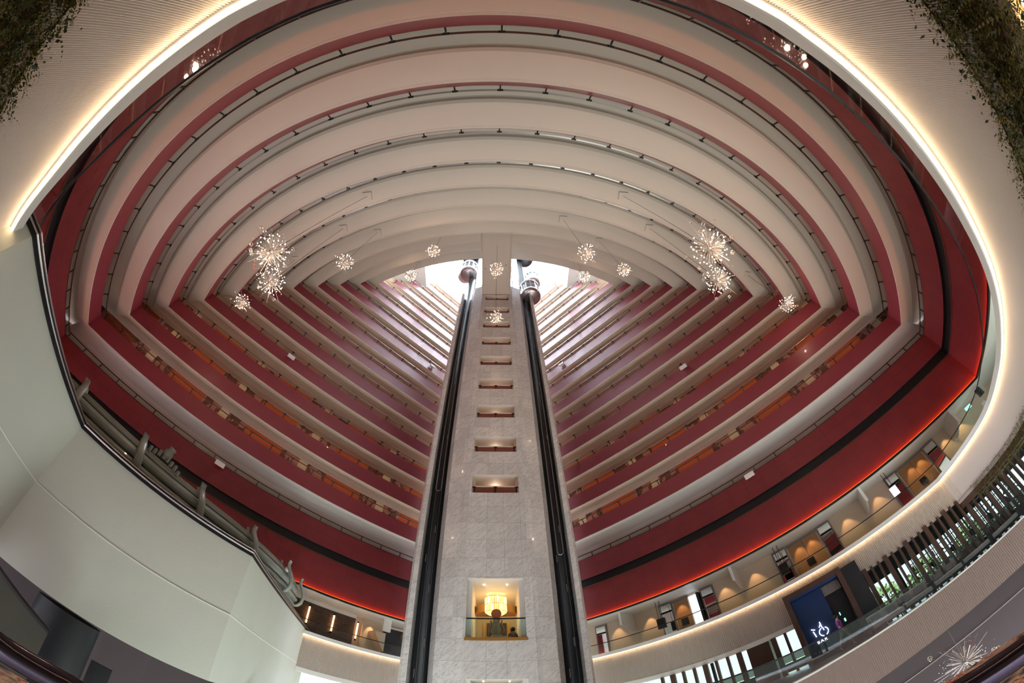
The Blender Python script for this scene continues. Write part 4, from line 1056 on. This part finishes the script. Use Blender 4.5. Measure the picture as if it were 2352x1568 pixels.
# ------------------------------------------------------------------ lights
def spot(loc, tgt, e, col, size=70, blend=.6, r=.04):
    l = bpy.data.lights.new('spot_lamp', 'SPOT'); l.energy = e; l.color = col; l.spot_size = radians(size); l.spot_blend = blend; l.shadow_soft_size = r
    o = bpy.data.objects.new('spot_lamp', l); COL.objects.link(o); o.location = (loc[0], loc[1], loc[2]+CZ)
    d = Vector(tgt)-Vector(loc); o.rotation_euler = d.to_track_quat('-Z', 'Y').to_euler(); return o
l = bpy.data.lights.new('window_daylight', 'AREA'); l.shape = 'RECTANGLE'; l.size = 5; l.size_y = 4; l.energy = 520; l.color = (.86, 1, .92)  # added fill lamp low in the atrium, brightens the bridge front
o = bpy.data.objects.new('window_daylight', l); COL.objects.link(o); o.location = (-2.5, 10.5, -6.5+CZ); o.rotation_euler = (Vector((-9.2, 12.5, 1.0))-Vector((-2.5, 10.5, -6.5))).to_track_quat('-Z', 'Y').to_euler()
m = MB(); m.poly([(6, -30, -8), (5, 8, -8), (-3, 14, -8), (-20, 24, -8), (-45, 24, -8), (-45, -30, -8)]); struct(m.build('floor_light_blocker', 'greyframe'))  # unseen dark sheet, added to block light from below on the left
for s in (-13.7, -11.0, -8.5, -5.3, -3.1, .2, 1.1, 3.7, 6.1, 9.0, 9.8, 12.0, 13.6):
    p = PR(s, 2.45); q = PR(s, 2.95); spot((p[0], p[1], 6.36), (q[0], q[1], 4.2), LV['wash'], (1, .60, .26), 62, .5)
for s in (12.7, 15.5):
    p = PL(s, 2.45); q = PL(s, 2.95); spot((p[0], p[1], 6.36), (q[0], q[1], 4.2), LV['wash'], (1, .66, .34), 62, .5)
for z_ in (5.9, 1.3):
    l = bpy.data.lights.new('lobby_lamp', 'POINT'); l.energy = 22; l.color = (1, .74, .48); l.shadow_soft_size = .2
    o = bpy.data.objects.new('lobby_lamp', l); COL.objects.link(o); o.location = (TX, F+2.6, z_-.9+CZ)
for s in SILL:
    l = bpy.data.lights.new('landing_lamp', 'POINT'); l.energy = 9; l.color = (1, .76, .56); l.shadow_soft_size = .1
    o = bpy.data.objects.new('landing_lamp', l); COL.objects.link(o); o.location = (TX, F+1.1, s+.9+CZ)
for i in range(8):
    for fn, s0, ang in ((PL, 2, AL), (PR, -2, -AR)):
        x, y = fn(s0, 1.75)
        l = bpy.data.lights.new('corridor_light', 'AREA'); l.shape = 'RECTANGLE'; l.size = 30; l.size_y = .12; l.energy = LV['corr']; l.color = (1, .52, .26)
        o = bpy.data.objects.new('corridor_light', l); COL.objects.link(o); o.location = (x, y, 12.85+3*i+3.22+CZ); o.rotation_euler = (radians(25), 0, ang)
# world: overcast daylight above, added fill glow from below to light the soffits
w = bpy.data.worlds.new('daylight'); SC.world = w; w.use_nodes = True; nt = w.node_tree; nt.nodes.clear()
out = N(nt, 'ShaderNodeOutputWorld'); bg = N(nt, 'ShaderNodeBackground'); tc = N(nt, 'ShaderNodeTexCoord'); sp = N(nt, 'ShaderNodeSeparateXYZ')
nt.links.new(tc.outputs['Generated'], sp.inputs[0])
k = M_(nt, 'GREATER_THAN', sp.outputs[2], .0)
c = mixc(nt, k, LV['down'], (.82, .85, 1.0))
dn = M_(nt, 'POWER', M_(nt, 'MAXIMUM', M_(nt, 'MULTIPLY', sp.outputs[2], -1), 0), 1.6)
st = M_(nt, 'ADD', M_(nt, 'ADD', M_(nt, 'MULTIPLY', dn, LV['dstr']), .25), M_(nt, 'MULTIPLY', k, LV['hor']-.25))
hi = M_(nt, 'MULTIPLY', M_(nt, 'GREATER_THAN', sp.outputs[2], .35), LV['sky']-LV['hor'])
nt.links.new(c, bg.inputs[0]); nt.links.new(M_(nt, 'ADD', st, hi), bg.inputs[1]); nt.links.new(bg.outputs[0], out.inputs[0])

# ------------------------------------------------------------------ camera: fisheye lens tilted steeply up
P_, Yw, Ro = 1.00565462, -.0803867007, -.0574719667
f = Vector((0, cos(P_), sin(P_))); u = Vector((0, -sin(P_), cos(P_))); r = Vector((1, 0, 0))
Rz = Matrix.Rotation(Yw, 3, 'Z'); f, u, r = Rz @ f, Rz @ u, Rz @ r
r2 = cos(Ro)*r+sin(Ro)*u; u2 = -sin(Ro)*r+cos(Ro)*u
cam = bpy.data.cameras.new('camera'); co = bpy.data.objects.new('camera', cam); COL.objects.link(co)
m4 = Matrix(((r2.x, u2.x, -f.x, 0), (r2.y, u2.y, -f.y, 0), (r2.z, u2.z, -f.z, CZ), (0, 0, 0, 1))); co.matrix_world = m4
cam.type = 'PANO'; cam.sensor_width = 36; cam.sensor_fit = 'HORIZONTAL'; cam.clip_start = .01; cam.clip_end = 500
cy_ = cam.cycles if hasattr(cam, 'cycles') and hasattr(cam.cycles, 'panorama_type') else cam
cy_.panorama_type = 'FISHEYE_LENS_POLYNOMIAL'; cy_.fisheye_fov = radians(220)
F_mm = 819.740272*36/2352
cy_.fisheye_polynomial_k0 = 0; cy_.fisheye_polynomial_k1 = -1/F_mm; cy_.fisheye_polynomial_k2 = 0
cy_.fisheye_polynomial_k3 = .0373187213/F_mm**3; cy_.fisheye_polynomial_k4 = 0
SC.camera = co
SC.view_settings.view_transform = 'Standard'; SC.view_settings.look = 'None'; SC.view_settings.gamma = 1; SC.view_settings.use_curve_mapping = False
SC.view_settings.exposure = LV['exp']
try:
    SC.cycles.use_denoising = True; SC.cycles.max_bounces = 5; SC.cycles.diffuse_bounces = 3; SC.cycles.glossy_bounces = 3; SC.cycles.use_adaptive_sampling = True; SC.cycles.adaptive_threshold = .06; SC.cycles.adaptive_min_samples = 12; SC.cycles.transparent_max_bounces = 16
    SC.cycles.sample_clamp_indirect = 4; SC.cycles.caustics_reflective = False; SC.cycles.caustics_refractive = False
except Exception: pass
